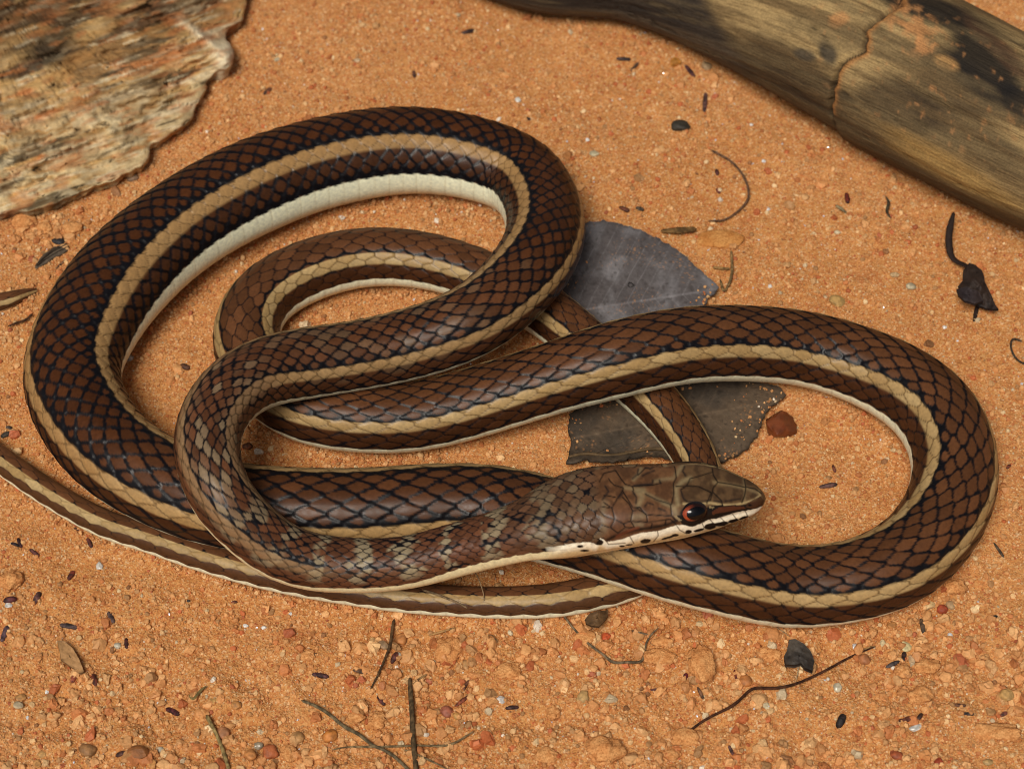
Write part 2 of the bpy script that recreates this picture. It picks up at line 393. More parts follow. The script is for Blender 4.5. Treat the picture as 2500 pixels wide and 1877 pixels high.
tl = 1-sstep(0.02, 0.085, edge); t1_ = PR[:, 2][:, None]; t2_ = PR[:, 3][:, None]
tan = mix(tan, lin((92, 70, 42)), 0.75*tl*(1-.5*(PR[:, 7][:, None] > 20)))
tan = tan*(1.08-.16*sstep(t1_, t2_, ap))[..., None]
c = mix(c, tan, in_tan)
# small black flecks under the stripe
fl = np.exp(-((ap-(t2+2.5))/3.0)**2)*(edge < 0.22)*(h2 > 0.45)*np.clip(strp, 0, 1)*(1-0.6*(PR[:, 7][:, None] > 20))
c = mix(c, black, np.clip(fl*0.9, 0, 1))
white = mix(white, lin((176, 156, 116)), 0.32*vgroove)
zig = 2.4*(2*np.abs((u_ % 1.0)-0.5)-0.5)*(1+3.0*(PR[:, 7][:, None] > 20))
belly_c = sstep(wz-0.8, wz+0.8, ap+zig)
yel = lin((222, 200, 140))
white = mix(white, yel, np.clip(neck, 0, 1)*0.55*(ap < 999))
c = mix(c, white, belly_c)
c = mix(c, lin((180, 158, 120)), 0.55*sstep(128, 150, ap))
# tail: paler centre line wash
tailm = (PR[:, 7] > 20)[:, None]*1.0
c = mix(c, lin((160, 128, 84)), 0.0*tailm*in_tan)

# ---- head markings: drawn on the head's own surface, mirrored to its far side
nh = int(np.searchsorted(S, s_head*1.25))
Vh = V[:nh]
px, py, dz = proj(Vh.reshape(-1, 3)); px = px.reshape(nh, NA); py = py.reshape(nh, NA)
# angle on the camera side is positive or negative?  the twin of each ring vertex
near_sign = 1 if (side[10]@np.array([0, -1.0, 0])) > 0 else -1
mir = (NA-np.arange(NA)) % NA
nsid = (TH*near_sign)
hx = (px-1400)*4.424; hy = (py-1100)*4.424
# vertices beyond the silhouette take the look of their mirror twin
vis_lim = -38
use_m = nsid < vis_lim
hx = np.where(use_m[None, :], hx[:, mir], hx); hy = np.where(use_m[None, :], hy[:, mir], hy)
under = (np.abs(TH) > 118)[None, :]
def dpl(pts):
    d = np.full(hx.shape, 9e9)
    for (x0, y0), (x1, y1) in zip(pts[:-1], pts[1:]):
        vx, vy = x1-x0, y1-y0; t = np.clip(((hx-x0)*vx+(hy-y0)*vy)/(vx*vx+vy*vy+1e-9), 0, 1)
        d = np.minimum(d, np.hypot(hx-x0-t*vx, hy-y0-t*vy))
    return d
def inpoly(pts):
    r = np.zeros(hx.shape, bool); n = len(pts)
    for i in range(n):
        x0, y0 = pts[i]; x1, y1 = pts[(i+1) % n]
        if y0 == y1: continue
        cnd = (y0 > hy) != (y1 > hy); r ^= cnd & (hx < (x1-x0)*(hy-y0)/(y1-y0)+x0)
    return r
hn = fbm(hx/70, hy/70, 51, 3); hn2 = fbm(hx/22, hy/22, 52, 2)
ones = np.ones(hx.shape+(3,))
hc = mix(lin((110, 76, 50))*ones, lin((86, 58, 38)), sstep(.35, .65, hn))
front = sstep(1050, 1250, hx)
hc = mix(hc, mix(lin((98, 74, 50))*ones, lin((76, 56, 38)), sstep(.35, .65, hn)), front)
hc = mix(hc, lin((100, 66, 46)), 0.5*(1-sstep(700, 1000, hx))*sstep(520, 640, hy))
def wash(pts, wd, col_, s_=1.0):
    global hc
    hc = mix(hc, lin(col_), s_*np.exp(-(dpl(pts)/wd)**2))
TANW = (138, 120, 88)
wash([(560,400),(680,420),(760,420)], 26, TANW, .6); wash([(650,310),(700,260),(730,190)], 22, TANW, .7)
wash([(700,590),(740,500),(690,440)], 34, TANW, .75); wash([(740,440),(900,520),(1050,590)], 22, TANW, .7)
wash([(880,330),(960,310),(1080,300)], 22, TANW, .6); wash([(1130,580),(1110,480),(1110,400),(1180,330),(1260,300)], 28, TANW, .85)
wash([(1110,260),(1160,180),(1190,140)], 26, TANW, .8); wash([(960,560),(1060,600),(1100,640)], 22, TANW, .7)
wash([(1520,340),(1700,370),(1850,400),(1990,450)], 22, (140,118,84), .8); wash([(1850,540),(1850,400),(1840,310)], 16, (140,118,84), .6)
wash([(650,720),(760,700)], 40, (140,126,98), .5); wash([(660,800),(740,800)], 26, (140,126,98), .5); wash([(330,570),(300,700),(330,860)], 45, (132,116,90), .6)
wash([(1090,620),(1100,680)], 34, (140,122,92), .8)
# pale canthus line above the eye
wash([(1190,572),(1300,580),(1400,572),(1480,562),(1600,585),(1740,583),(1850,562),(1960,530),(2015,480),(2000,440)], 13, (176,152,108), .95)
# dark sutures between the head shields
SUT = [[(455,210),(520,310),(560,360),(640,385),(860,370),(945,345)],[(1080,130),(1100,200),(1110,290),(1080,350),(1085,470),(1060,580)],
 [(1110,385),(1220,380),(1260,300),(1500,230)],[(1500,190),(1510,260),(1560,340),(1510,400),(1500,440),(1600,540),(1610,590)],[(1560,340),(1700,360),(1860,395)],
 [(1845,300),(1862,400),(1850,480),(1820,560)],[(1860,390),(1960,410),(2030,460)],[(1160,420),(1220,378),(1350,385),(1500,455),(1480,535)],
 [(530,430),(640,610),(720,612),(780,690),(1060,705)],[(530,430),(470,520),(415,620),(450,740),(540,790),(620,760),(640,650),(600,570),(530,500)],
 [(640,650),(700,630),(790,690),(800,770),(640,765)],[(800,775),(1050,742)],[(1050,580),(1060,700),(1100,745)],[(450,740),(400,830),(480,890),(560,830),(540,790)],
 [(620,760),(660,830),(560,830)],[(330,560),(420,620)],[(455,210),(330,240),(280,330)],[(440,370),(400,330),(380,300)],[(440,370),(540,400),(530,430)],[(330,480),(450,500)],[(415,620),(300,600)],[(440,740),(330,700),(270,640)],[(390,830),(300,800)],[(1050,742),(1110,800)],[(850,790),(840,840)],[(1000,750),(990,800)],[(640,385),(650,430)],[(700,260),(780,180),(870,150)],[(1440,570),(1490,450)]]
ds_ = np.full(hx.shape, 9e9)
for s_ in SUT: ds_ = np.minimum(ds_, dpl(s_))
lw = 7.5
hc = mix(hc, lin((22, 17, 13)), 1.0*np.exp(-(ds_/lw)**2))
MARK = [[(640,300),(690,260),(700,200)],[(745,270),(800,240),(870,215)],[(780,470),(900,530),(1040,575)],[(640,440),(680,500),(675,570)],[(770,600),(800,560),(860,580)],
 [(920,620),(990,650)],[(650,375),(850,355),(860,320)],[(1200,170),(1180,220),(1210,270)],[(1160,430),(1190,520),(1230,550),(1350,555),(1470,535)],
 [(1520,540),(1590,550)],[(1640,545),(1800,520)],[(780,180),(830,195),(880,165)],[(930,320),(940,350)],[(340,380),(380,440),(310,530)],[(490,500),(530,460)]]
dm = np.full(hx.shape, 9e9)
for s_ in MARK: dm = np.minimum(dm, dpl(s_))
hc = mix(hc, lin((30, 26, 26)), 0.85*np.exp(-(dm/11)**2))
blackc = lin((22, 18, 17))
# dark line from the nostril through the eye to the jaw
hc = mix(hc, blackc, (inpoly([(1470,600),(1560,590),(1850,585),(1900,560),(2060,540),(2070,640),(1960,640),(1870,655),(1760,665),(1650,705),(1540,750),(1470,740),(1380,785),(1280,822),(1180,800),(1120,700)]))*0.96)
hc = mix(hc, lin((84, 46, 28)), inpoly([(1495,660),(1570,610),(1700,596),(1840,600),(1860,622),(1700,652),(1500,690)])*0.9)
hc = mix(hc, lin((140, 120, 84)), inpoly([(1465,600),(1530,600),(1500,625),(1470,625)])*0.9)
hc = mix(hc, lin((70, 44, 28)), inpoly([(1880,560),(2020,490),(2070,560),(2050,620),(1960,635),(1860,610)])*0.85)
hc = mix(hc, lin((150, 130, 96)), inpoly([(1080,700),(1110,700),(1170,750),(1130,755)])*0.8)
hc = mix(hc, blackc, np.exp(-(dpl([(365,965),(450,920),(560,885),(700,850),(850,830),(1000,800),(1110,760)])/20)**2)*0.92)
hc = mix(hc, lin((120, 62, 38)), 0.6*np.exp(-(dpl([(470,925),(600,865),(700,830)])/14)**2))
# cream lip
lipU = [(-200,1035),(0,1000),(150,985),(240,1000),(290,940),(360,985),(520,955),(650,908),(740,882),(910,868),(1000,838),(1110,805),(1170,800),(1290,822),(1380,782),(1480,737),(1560,730),(1660,695),(1760,662),(1870,645),(1960,628),(2040,600),(2140,560)]
lx = np.array([p[0] for p in lipU]); ly = np.array([p[1] for p in lipU])
lipY = np.interp(hx, lx, ly)+5*(hn2-0.5)*2
lipm = sstep(-4, 6, hy-lipY)
lipc = mix(lin((252, 246, 222))*ones, lin((206, 178, 130)), sstep(30, 110, hy-lipY))
dl = np.full(hx.shape, 9e9)
for s_ in [[(908,866),(918,920),(870,980)],[(1112,805),(1150,860),(1225,900)],[(1470,738),(1535,812)],[(1392,785),(1412,835)],[(1588,722),(1660,795)],[(1715,680),(1780,762)],[(1855,648),(1890,725)],[(605,920),(655,1005)],[(360,985),(380,1015),(560,1000)]]:
    dl = np.minimum(dl, dpl(s_))
lipc = mix(lipc, lin((60, 46, 34)), 0.85*np.exp(-(dl/6)**2))
for (ex_, ey_, ea, eb, er) in [(778,975,46,19,-8),(1243,876,32,17,-10),(1360,856,52,12,-14),(1478,815,58,26,-12),(1600,790,60,19,-8),(1730,757,48,15,-12),(1838,727,42,13,-14),(1030,935,75,9,-16),(1100,912,30,12,0),(270,985,45,26,10),(120,1078,40,9,0),(75,1032,30,12,0),(525,1030,26,8,0),(600,1015,34,6,-5)]:
    ca, sa = math.cos(math.radians(er)), math.sin(math.radians(er))
    qx = (hx-ex_)*ca+(hy-ey_)*sa; qy = -(hx-ex_)*sa+(hy-ey_)*ca
    lipc = mix(lipc, blackc, 1-sstep(0.85, 1.15, np.hypot(qx/(ea*1.22), qy/(eb*1.3))+0.3*(hn2-0.5)))
hc = mix(hc, lin((8, 6, 6)), np.exp(-(np.hypot((hx-1905)/20, (hy-588)/14))**4))
eyr = np.hypot((hx-1302)/160, (hy-676)/98); hc = mix(hc, lin((20, 13, 11)), (1-sstep(.86, 1.0, eyr))*(1-lipm)*(nsid > 0)[None, :])
hc = mix(hc, lipc, lipm)
hc = np.where(under[..., None], lin((206, 186, 140)), hc)
wmix = head_sc[:nh]*1.0
# behind the shields the body's own scales run on, the cream lip goes on below them
c[:nh] = mix(c[:nh], hc, np.clip(wmix, 0, 1)*np.ones(hx.shape))
tailx = sstep(-420, -40, hx-2.2*(hy-lipY)*0)*(hx < 420)
c[:nh] = mix(c[:nh], lipc, lipm*tailx*(~under))
# sutures as real grooves
gro = 1-0.010*np.exp(-(ds_/10)**2)*wmix-0.010*np.exp(-(dl/9)**2)*lipm*wmix
V[:nh] = Cn[:nh, None, :]+(V[:nh]-Cn[:nh, None, :])*gro[..., None]
Vf = V.reshape(-1, 3)
faces = [grid_faces(Mr, NA)]
capA = len(Vf); Vf = np.vstack([Vf, Cn[0]-T[0]*0.00003, Cn[-1]])
cf = np.vstack([c.reshape(-1, 3), c[0, 0], c[-1, 0]])
j = np.arange(NA); tri0 = np.stack([np.full(NA, capA), (j+1) % NA, j], 1); b0 = (Mr-1)*NA
tri1 = np.stack([np.full(NA, capA+1), b0+j, b0+(j+1) % NA], 1)
M_SNAKE = snake_mat()
root = tag(empty('snake', (float(Cn[nh//2, 0]), float(Cn[nh//2, 1]), 0)), 'long brown striped snake with tan and cream lines, lying in loose coils on orange sand', 'snake')
body = mk('body', Vf, faces+[np.vstack([tri0, tri1])], M_SNAKE, cf, parent=root)
# contact report
def contacts():
    st = 12; Q = Cn[::st]; RR = R[::st]; SS = S[::st]; out = []
    D = np.linalg.norm(Q[:, None]-Q[None], axis=2)-(RR[:, None]+RR[None])
    far = np.abs(SS[:, None]-SS[None]) > 0.04
    for i in range(len(Q)):
        for jx in range(i+1, len(Q)):
            if far[i, jx] and D[i, jx] < -0.0012: out.append((D[i, jx], i, jx))
    out.sort(); shown = []
    for d, i, jx in out:
        if all(abs(i-a)+abs(jx-b) > 25 for a, b in shown):
            shown.append((i, jx)); x1, y1, _ = proj(Q[i]); x2, y2, _ = proj(Q[jx])
            print('PEN %.1fmm at (%d,%d) z%.1f r%.1f / (%d,%d) z%.1f r%.1f' % (d*1000, x1, y1, Q[i, 2]*1000, RR[i]*1000, x2, y2, Q[jx, 2]*1000, RR[jx]*1000))
contacts()

# ---- eyes
def eye_mats():
    t = NT('eye_dark'); t.base(L(22, 12, 10), 0.12, 0.6)
    t2_ = NT('eye_iris'); n = t2_.noise(2500, 3)
    c_ = t2_.attr('Col'); t2_.base(t2_.mixc(1.0, c_, t2_.ramp(n, [(0.3, (.7,)*3), (0.7, (1.1,)*3)]), 'MULTIPLY'), 0.15, 0.6)
    t3 = NT('eye_pupil'); t3.base(L(5, 5, 8), 0.10, 0.4)
    return t.m, t2_.m, t3.m
ME, MI, MP = eye_mats()
eye_ring = int(np.argmin(np.abs(px[:, NA//2]*0+np.abs(proj(Cn[:nh])[0]-1690))))
def cap_mesh(center, n, t_, R_, a0, a1, squash, rings=14, segs=48, lift=0.0, colf=None):
    n = n/np.linalg.norm(n); t_ = t_-n*(t_@n); t_ /= np.linalg.norm(t_); b_ = np.cross(n, t_)
    A = np.radians(np.linspace(a0, a1, rings)); Ph = np.linspace(0, 2*np.pi, segs, endpoint=False)
    vs = []; cs = []
    for a in A:
        for p_ in Ph:
            vs.append(center+(R_+lift)*(math.cos(a)*n*squash+math.sin(a)*(1.06*math.cos(p_)*t_+0.72*math.sin(p_)*b_)))
            cs.append(colf(a, p_) if colf else (0, 0, 0))
    return np.array(vs), grid_faces(rings, segs), np.array(cs)
# the point on the flank where the eye sits
cand = np.argmin(np.hypot(px-1697, py-1250)+1e4*(np.abs(nsid)[None, :] > 95)+1e4*(nsid < 0)[None, :])
ei, ej = divmod(int(cand), NA)
for sgn in (1, -1):
    jj = ej if sgn == 1 else int(mir[ej])
    if sgn < 0: jj = int(np.argmin(np.abs(nsid+86)))
    p = V[ei, jj]; sv = side[ei]*near_sign*sgn
    nrm = sv*0.90+up[ei]*(0.78 if sgn > 0 else -0.05)-T[ei]*0.12; nrm /= np.linalg.norm(nrm)
    Re = 33.5*PXM
    ctr = p-nrm*Re*(0.58 if sgn > 0 else 1.05)
    fwd = -T[ei]
    v_, f_, _c = cap_mesh(ctr, nrm, fwd, Re, 0.5, 110, 0.85)
    ey = mk('eye', v_, f_, ME, parent=root)
    ey['label'] = 'dark ringed eye' if sgn == 1 else 'dark ringed eye on the far side'
    def irc(a, p_):
        lo = math.cos(p_)          # +1 is towards the snout
        o_ = np.array(L(160, 68, 38)); d_ = np.array(L(36, 16, 11))
        k = max(0.0, min(1.0, -0.05-1.15*lo)); aa = (math.degrees(a)-28)/22
        return tuple(d_*(1-k)+o_*k*(1.0-0.35*max(0, aa-.6)))
    v_, f_, c_ = cap_mesh(ctr, nrm, fwd, Re, 32, 52, 0.85, lift=0.00006, colf=irc)
    ir = mk('iris', v_, f_, MI, col=c_, parent=ey); ir.location = -root.location-ey.location
    v_, f_, _c = cap_mesh(ctr, nrm, fwd, Re, 0.5, 35, 0.85, lift=0.00013)
    pu = mk('pupil', v_, f_, MP, parent=ey); pu.location = -root.location-ey.location

# ================================================================== GROUND
def gh(x, y):
    x = np.asarray(x, float); y = np.asarray(y, float)
    X, Y = x*1000, y*1000
    rough = 0.45+0.75*sstep(-30, -75, Y)+0.35*vn(X/28, Y/28, 61)
    z = (fbm(X/17, Y/17, 62, 2)-0.5)*2.1+(fbm(X/5.0, Y/5.0, 64, 3)-0.5)*1.8*rough+(vn(X/1.7, Y/1.7, 66)-0.5)*0.45*rough
    z = z+0.9*rough*np.clip(vn(X/7.0+9, Y/7.0, 67)-0.62, 0, 1)*2.0
    cl = sstep(.46, .62, fbm(X/19+3, Y/19, 68, 2))*(0.25+sstep(-30, -60, Y))                       # patches of little clods
    bil = 1-np.abs(2*vn(X/3.1, Y/3.1, 69)-1); bil2 = 1-np.abs(2*vn(X/1.5+4, Y/1.5, 70)-1)
    z = z+cl*(0.75*bil**.7+0.35*bil2-.55)*0.9
    return z/1000-0.0004
def axis(a, b, st, far):
    c_ = list(np.arange(a, b, st)); o = []; d = st
    hi = c_[-1]; lo = c_[0]; up_ = []; dn = []
    while hi < far: d *= 1.5; hi += d; up_.append(hi)
    d = st
    while lo > -far: d *= 1.5; lo -= d; dn.append(lo)
    return np.array(dn[::-1]+c_+up_)
gx = axis(-0.150, 0.150, 0.00055, 25); gy = axis(-0.115, 0.175, 0.00055, 25)
GX, GY = np.meshgrid(gx, gy); fade = np.exp(-np.clip(np.hypot(GX, GY)-0.5, 0, 99)*3)
GZ = gh(GX, GY)*fade
def ground_mat():
    t = NT('orange_sand')
    big = t.ramp(t.noise(28, 4), [(0.30, L(186, 121, 68)), (0.5, L(201, 138, 83)), (0.72, L(213, 153, 99))])
    mid = t.ramp(t.noise(320, 4, 0.65), [(0.3, (0.78, 0.74, 0.70)), (0.55, (1, 1, 1)), (0.75, (1.16, 1.14, 1.12))])
    c_ = t.mixc(1.0, big, mid, 'MULTIPLY')
    vc = t.voro(2600, out='Color')
    sep = t.new('ShaderNodeSeparateColor'); t.l.new(vc, sep.inputs[0])
    gr = t.ramp(sep.outputs[0], [(0.0, L(120, 62, 34)), (0.08, L(178, 104, 54)), (0.3, L(196, 130, 70)), (0.6, L(208, 150, 88)), (0.88, L(222, 174, 114)), (0.98, L(236, 208, 166))])
    c_ = t.mixc(0.5, c_, gr)
    red = t.ramp(t.noise(110, 3), [(0.58, (0, 0, 0)), (0.75, (1, 1, 1))])
    c_ = t.mixc(t.math('MULTIPLY', red, 0.35), c_, L(168, 84, 44))
    b1 = t.bump(t.noise(900, 4, 0.7), 0.7, 0.0005)
    t.bump(t.voro(2600), 0.6, 0.0003, b1)
    return t.base(c_, 0.9, 0.15)
tag(mk('ground', np.stack([GX, GY, GZ], -1).reshape(-1, 3), grid_faces(len(gy), len(gx), False), ground_mat()), None, None, kind='structure')

# ---- grains of sand and fine gravel: one node group, points carry size, turn and colour
def grain_mat(name, rough, spec, trans=0.0):
    t = NT(name); c_ = t.attr('gcol', 'INSTANCER')
    n = t.ramp(t.noise(3.0, 3), [(0.3, (.78,)*3), (0.7, (1.1,)*3)])
    t.set(t.b.inputs['Transmission Weight'], trans)
    return t.base(t.mixc(1.0, c_, n, 'MULTIPLY'), rough, spec)
def scatter(name, P, Sc, Ro, Cc, mat, label, sub=1, disp=0.35, smooth=False, nvar=5):
    me = bpy.data.meshes.new(name); me.vertices.add(len(P)); me.vertices.foreach_set('co', P.astype(np.float32).ravel())
    for nm, ty, dat, key in (('gscale', 'FLOAT_VECTOR', Sc, 'vector'), ('grot', 'FLOAT_VECTOR', Ro, 'vector')):
        a = me.attributes.new(nm, ty, 'POINT'); a.data.foreach_set(key, dat.astype(np.float32).ravel())
    a = me.attributes.new('gcol', 'FLOAT_COLOR', 'POINT'); a.data.foreach_set('color', np.c_[Cc, np.ones(len(P))].astype(np.float32).ravel())
    o = bpy.data.objects.new(name, me); COL.objects.link(o); me.materials.append(mat)
    ng = bpy.data.node_groups.new(name, 'GeometryNodeTree')
    ng.interface.new_socket('Geometry', in_out='INPUT', socket_type='NodeSocketGeometry'); ng.interface.new_socket('Geometry', in_out='OUTPUT', socket_type='NodeSocketGeometry')
    N = ng.nodes; Lk = ng.links; gi = N.new('NodeGroupInput'); go = N.new('NodeGroupOutput')
    join = N.new('GeometryNodeJoinGeometry')
    for i in range(nvar):
        ic = N.new('GeometryNodeMeshIcoSphere'); ic.inputs['Radius'].default_value = 1; ic.inputs['Subdivisions'].default_value = sub
        sp = N.new('GeometryNodeSetPosition'); nt = N.new('ShaderNodeTexNoise'); nt.noise_dimensions = '4D'; nt.inputs['W'].default_value = i*7.3; nt.inputs['Scale'].default_value = 0.9
        nt.inputs['Detail'].default_value = 2
        sb = N.new('ShaderNodeVectorMath'); sb.operation = 'SUBTRACT'; sb.inputs[1].default_value = (0.5, 0.5, 0.5)
        ml = N.new('ShaderNodeVectorMath'); ml.operation = 'SCALE'; ml.inputs['Scale'].default_value = disp*5
        Lk.new(nt.outputs['Color'], sb.inputs[0]); Lk.new(sb.outputs[0], ml.inputs[0]); Lk.new(ml.outputs[0], sp.inputs['Offset']); Lk.new(ic.outputs[0], sp.inputs[0])
        sm = N.new('GeometryNodeSetShadeSmooth'); sm.inputs['Shade Smooth'].default_value = smooth; Lk.new(sp.outputs[0], sm.inputs[0])
        st2 = N.new('GeometryNodeSetMaterial'); st2.inputs['Material'].default_value = mat; Lk.new(sm.outputs[0], st2.inputs[0])
        gt = N.new('GeometryNodeGeometryToInstance'); Lk.new(st2.outputs[0], gt.inputs[0]); Lk.new(gt.outputs[0], join.inputs[0])
    ip = N.new('GeometryNodeInstanceOnPoints'); Lk.new(gi.outputs[0], ip.inputs['Points']); Lk.new(join.outputs[0], ip.inputs['Instance']); ip.inputs['Pick Instance'].default_value = True
    rnd = N.new('FunctionNodeRandomValue'); rnd.data_type = 'INT'; rnd.inputs[4].default_value = 0; rnd.inputs[5].default_value = nvar-1; Lk.new(rnd.outputs[2], ip.inputs['Instance Index'])
    def na(nm):
        a_ = N.new('GeometryNodeInputNamedAttribute'); a_.data_type = 'FLOAT_VECTOR'; a_.inputs[0].default_value = nm; return a_.outputs[0]
    er = N.new('FunctionNodeEulerToRotation'); Lk.new(na('grot'), er.inputs[0]); Lk.new(er.outputs[0], ip.inputs['Rotation'])
    Lk.new(na('gscale'), ip.inputs['Scale']); Lk.new(ip.outputs[0], go.inputs[0])
    md = o.modifiers.new('grains', 'NODES'); md.node_group = ng
    return tag(o, label, None, kind='stuff')
PAL = lin([(213,155,99),(219,167,112),(205,142,87),(228,184,130),(194,122,72),(190,106,62),(178,132,86),(206,182,146),(230,198,150),(150,104,66),(184,104,68),(234,220,200)])
PW = np.array([.26,.17,.24,.07,.12,.05,.05,.015,.025,.01,.010,.004]); PW = PW/PW.sum()
def field_points(n, dens):
    # uniform over the ground the picture shows, thinned by a density map
    out = []
    need = n
    while need > 0:
        m = int(need*2.5)+1000
        px_ = rng.uniform(-60, 2560, m); py_ = rng.uniform(-60, 1960, m)
        p = unproj(px_, py_, 0.0)
        jac = ((p-CAM)@_f)**3                       # equal density on the ground
        keep = rng.random(m) < (jac/jac.max())*dens(p[:, 0], p[:, 1], px_, py_)
        out.append(p[keep]); need -= keep.sum()
    return np.vstack(out)[:n]
def clump(x, y, X0, Y0):
    X, Y = x*1000, y*1000
    return np.clip(0.25+1.1*sstep(0.42, 0.66, fbm(X/14, Y/14, 71, 3))+0.5*sstep(1380, 1600, Y0), 0, 1)
def grains(name, n, r0_, r1_, dens, mat, label, pw=2.2, sub=1, flat=0.75, disp=0.3, sink=0.25, palw=PW, smooth=False):
    p = field_points(n, dens); r = r0_+(r1_-r0_)*rng.random(n)**pw
    p[:, 2] = gh(p[:, 0], p[:, 1])+r*(flat-sink)*0.8
    sc = r[:, None]*np.stack([rng.uniform(.8, 1.25, n), rng.uniform(.8, 1.25, n), rng.uniform(.6, 1.0, n)*flat/.75], 1)
    ro = np.stack([rng.normal(0, .5, n), rng.normal(0, .5, n), rng.uniform(0, 6.28, n)], 1)
    cc = PAL[rng.choice(len(PAL), n, p=palw)]*rng.uniform(.8, 1.15, (n, 1))
    return scatter(name, p, sc, ro, np.clip(cc, 0, 1), mat, label, sub, disp, smooth)
MG = grain_mat('sand_grain', 0.7, 0.3); MGg = grain_mat('gravel_grain', 0.62, 0.35)
grains('sand_grains', 190000, .00008, .00026, lambda x, y, a, b: np.clip(0.5+0.6*vn(x*60, y*60, 72), 0, 1), MG, 'fine orange sand grains covering the ground', 1.6)
grains('coarse_sand_grains', 16000, .00025, .00060, clump, MG, 'coarser sand grains gathered in patches between the coils and in front', 2.5, 2)
def dg(x, y, a, b): return np.clip(0.05+1.0*sstep(1430, 1700, b)*sstep(.35, .6, fbm(x*55, y*55, 77, 3))+0.9*np.exp(-(((a-1500)/420)**2+((b-1560)/110)**2))+.8*np.exp(-(((a-2200)/160)**2+((b-1560)/90)**2))+0.5*np.exp(-(((a-90)/160)**2+((b-600)/90)**2)), 0, 1)
grains('gravel', 1100, .0005, .00125, dg, MGg, 'small rounded gravel and crumbs of sand lying mostly in the foreground', 2.0, 2, .75, .5, .45, smooth=False)
# grains banked against the belly where the coils lie on the sand
rest = np.where((Cn[:, 2]-R < 0.0006) & (np.abs(Cn[:, 0]) < .13))[0]; n_ = 9000
ri = rng.choice(rest, n_); sg_ = rng.choice([-1, 1], n_); of_ = R[ri]*(0.50+0.55*rng.random(n_))*sg_
p_ = Cn[ri]+side[ri]*of_[:, None]; p_[:, :2] += rng.normal(0, .0004, (n_, 2)); rb = .00010+.00040*rng.random(n_)**2.6
p_[:, 2] = gh(p_[:, 0], p_[:, 1])+rb*.5+.0008*rng.random(n_)**2*np.clip(1-np.abs(np.abs(of_)/R[ri]-.72)*3, 0, 1)
cc_ = PAL[rng.choice(len(PAL), n_, p=PW)]*rng.uniform(.8, 1.12, (n_, 1))
scatter('banked_sand', p_, rb[:, None]*rng.uniform(.75, 1.2, (n_, 3)), rng.uniform(0, 6.28, (n_, 3)), np.clip(cc_, 0, 1), MG, 'loose grains banked along the snake where it rests on the sand', 2, .4)
pc_ = np.zeros(len(PAL)); pc_[[0, 1, 2, 4, 6]] = [.4, .2, .25, .1, .05]
grains('sand_crumbs', 900, .0003, .0012, dg, MG, 'irregular crumbs of caked sand, thickest in the foreground', 1.8, 3, .7, .5, .45, palw=pc_, smooth=True)
# glinting mica
t = NT('mica'); t.base(L(240, 240, 245), 0.15, 0.8); t.b.inputs['Metallic'].default_value = 0.35; M_MICA = t.m
n_ = 420; p_ = field_points(n_, lambda x, y, a, b: np.full(x.shape, .8)); r_ = rng.uniform(.00012, .00036, n_)*rng.uniform(.6, 1.2, n_)
p_[:, 2] = gh(p_[:, 0], p_[:, 1])+.0002
scatter('mica_flakes', p_, r_[:, None]*np.stack([np.ones(n_), rng.uniform(.6, 1, n_), np.full(n_, .3)], 1), np.stack([rng.normal(0.2, .5, n_), rng.normal(0, .5, n_), rng.uniform(0, 6, n_)], 1), np.ones((n_, 3))*.8, M_MICA, 'tiny glinting mica flakes strewn over the sand', 1, .2)

# ================================================================== BUILDERS FOR LOOSE THINGS
_ico = {}
def ico(sub):
    if sub not in _ico:
        bm = bmesh.new(); bmesh.ops.create_icosphere(bm, subdivisions=sub, radius=1)
        _ico[sub] = (np.array([v.co[:] for v in bm.verts]), np.array([[v.index for v in f.verts] for f in bm.faces])); bm.free()
    return _ico[sub]
def gpt(x, y):
    p = unproj(float(x), float(y), 0.0); z = float(gh(p[0], p[1])); p = unproj(float(x), float(y), z); return p
_mats = {}
def dmat(kind):
    if kind in _mats: return _mats[kind]
    spec = {'wood': (1800, .85, .2, .45, .8), 'seed': (2600, .6, .3, .45, .6), 'stone': (1600, .6, .4, .3, .5), 'clod': (2600, .95, .1, .42, 1.6), 'glass': (900, .22, .6, .15, .3), 'leaf': (900, .7, .3, .35, .5)}[kind]
    if kind == 'clod':
        t = NT('loose_clod'); c_ = t.attr('Col'); sep = t.new('ShaderNodeSeparateColor'); t.l.new(t.voro(3200, out='Color'), sep.inputs[0])
        gr = t.ramp(sep.outputs[0], [(0.0, (.75, .68, .62)), (0.3, (.93, .92, .9)), (0.6, (1.03, 1.05, 1.06)), (1.0, (1.14, 1.2, 1.26))])
        c_ = t.mixc(1.0, c_, gr, 'MULTIPLY'); b1 = t.bump(t.noise(900, 4, .6), .5, .0004); t.bump(t.voro(3200), .5, .00025, b1)
        _mats[kind] = t.base(c_, .95, .1); return t.m
    _mats[kind] = vcol_mat('loose_'+kind, spec[0], spec[1], spec[2], spec[3], spec[4]); return _mats[kind]
_seed = [100]
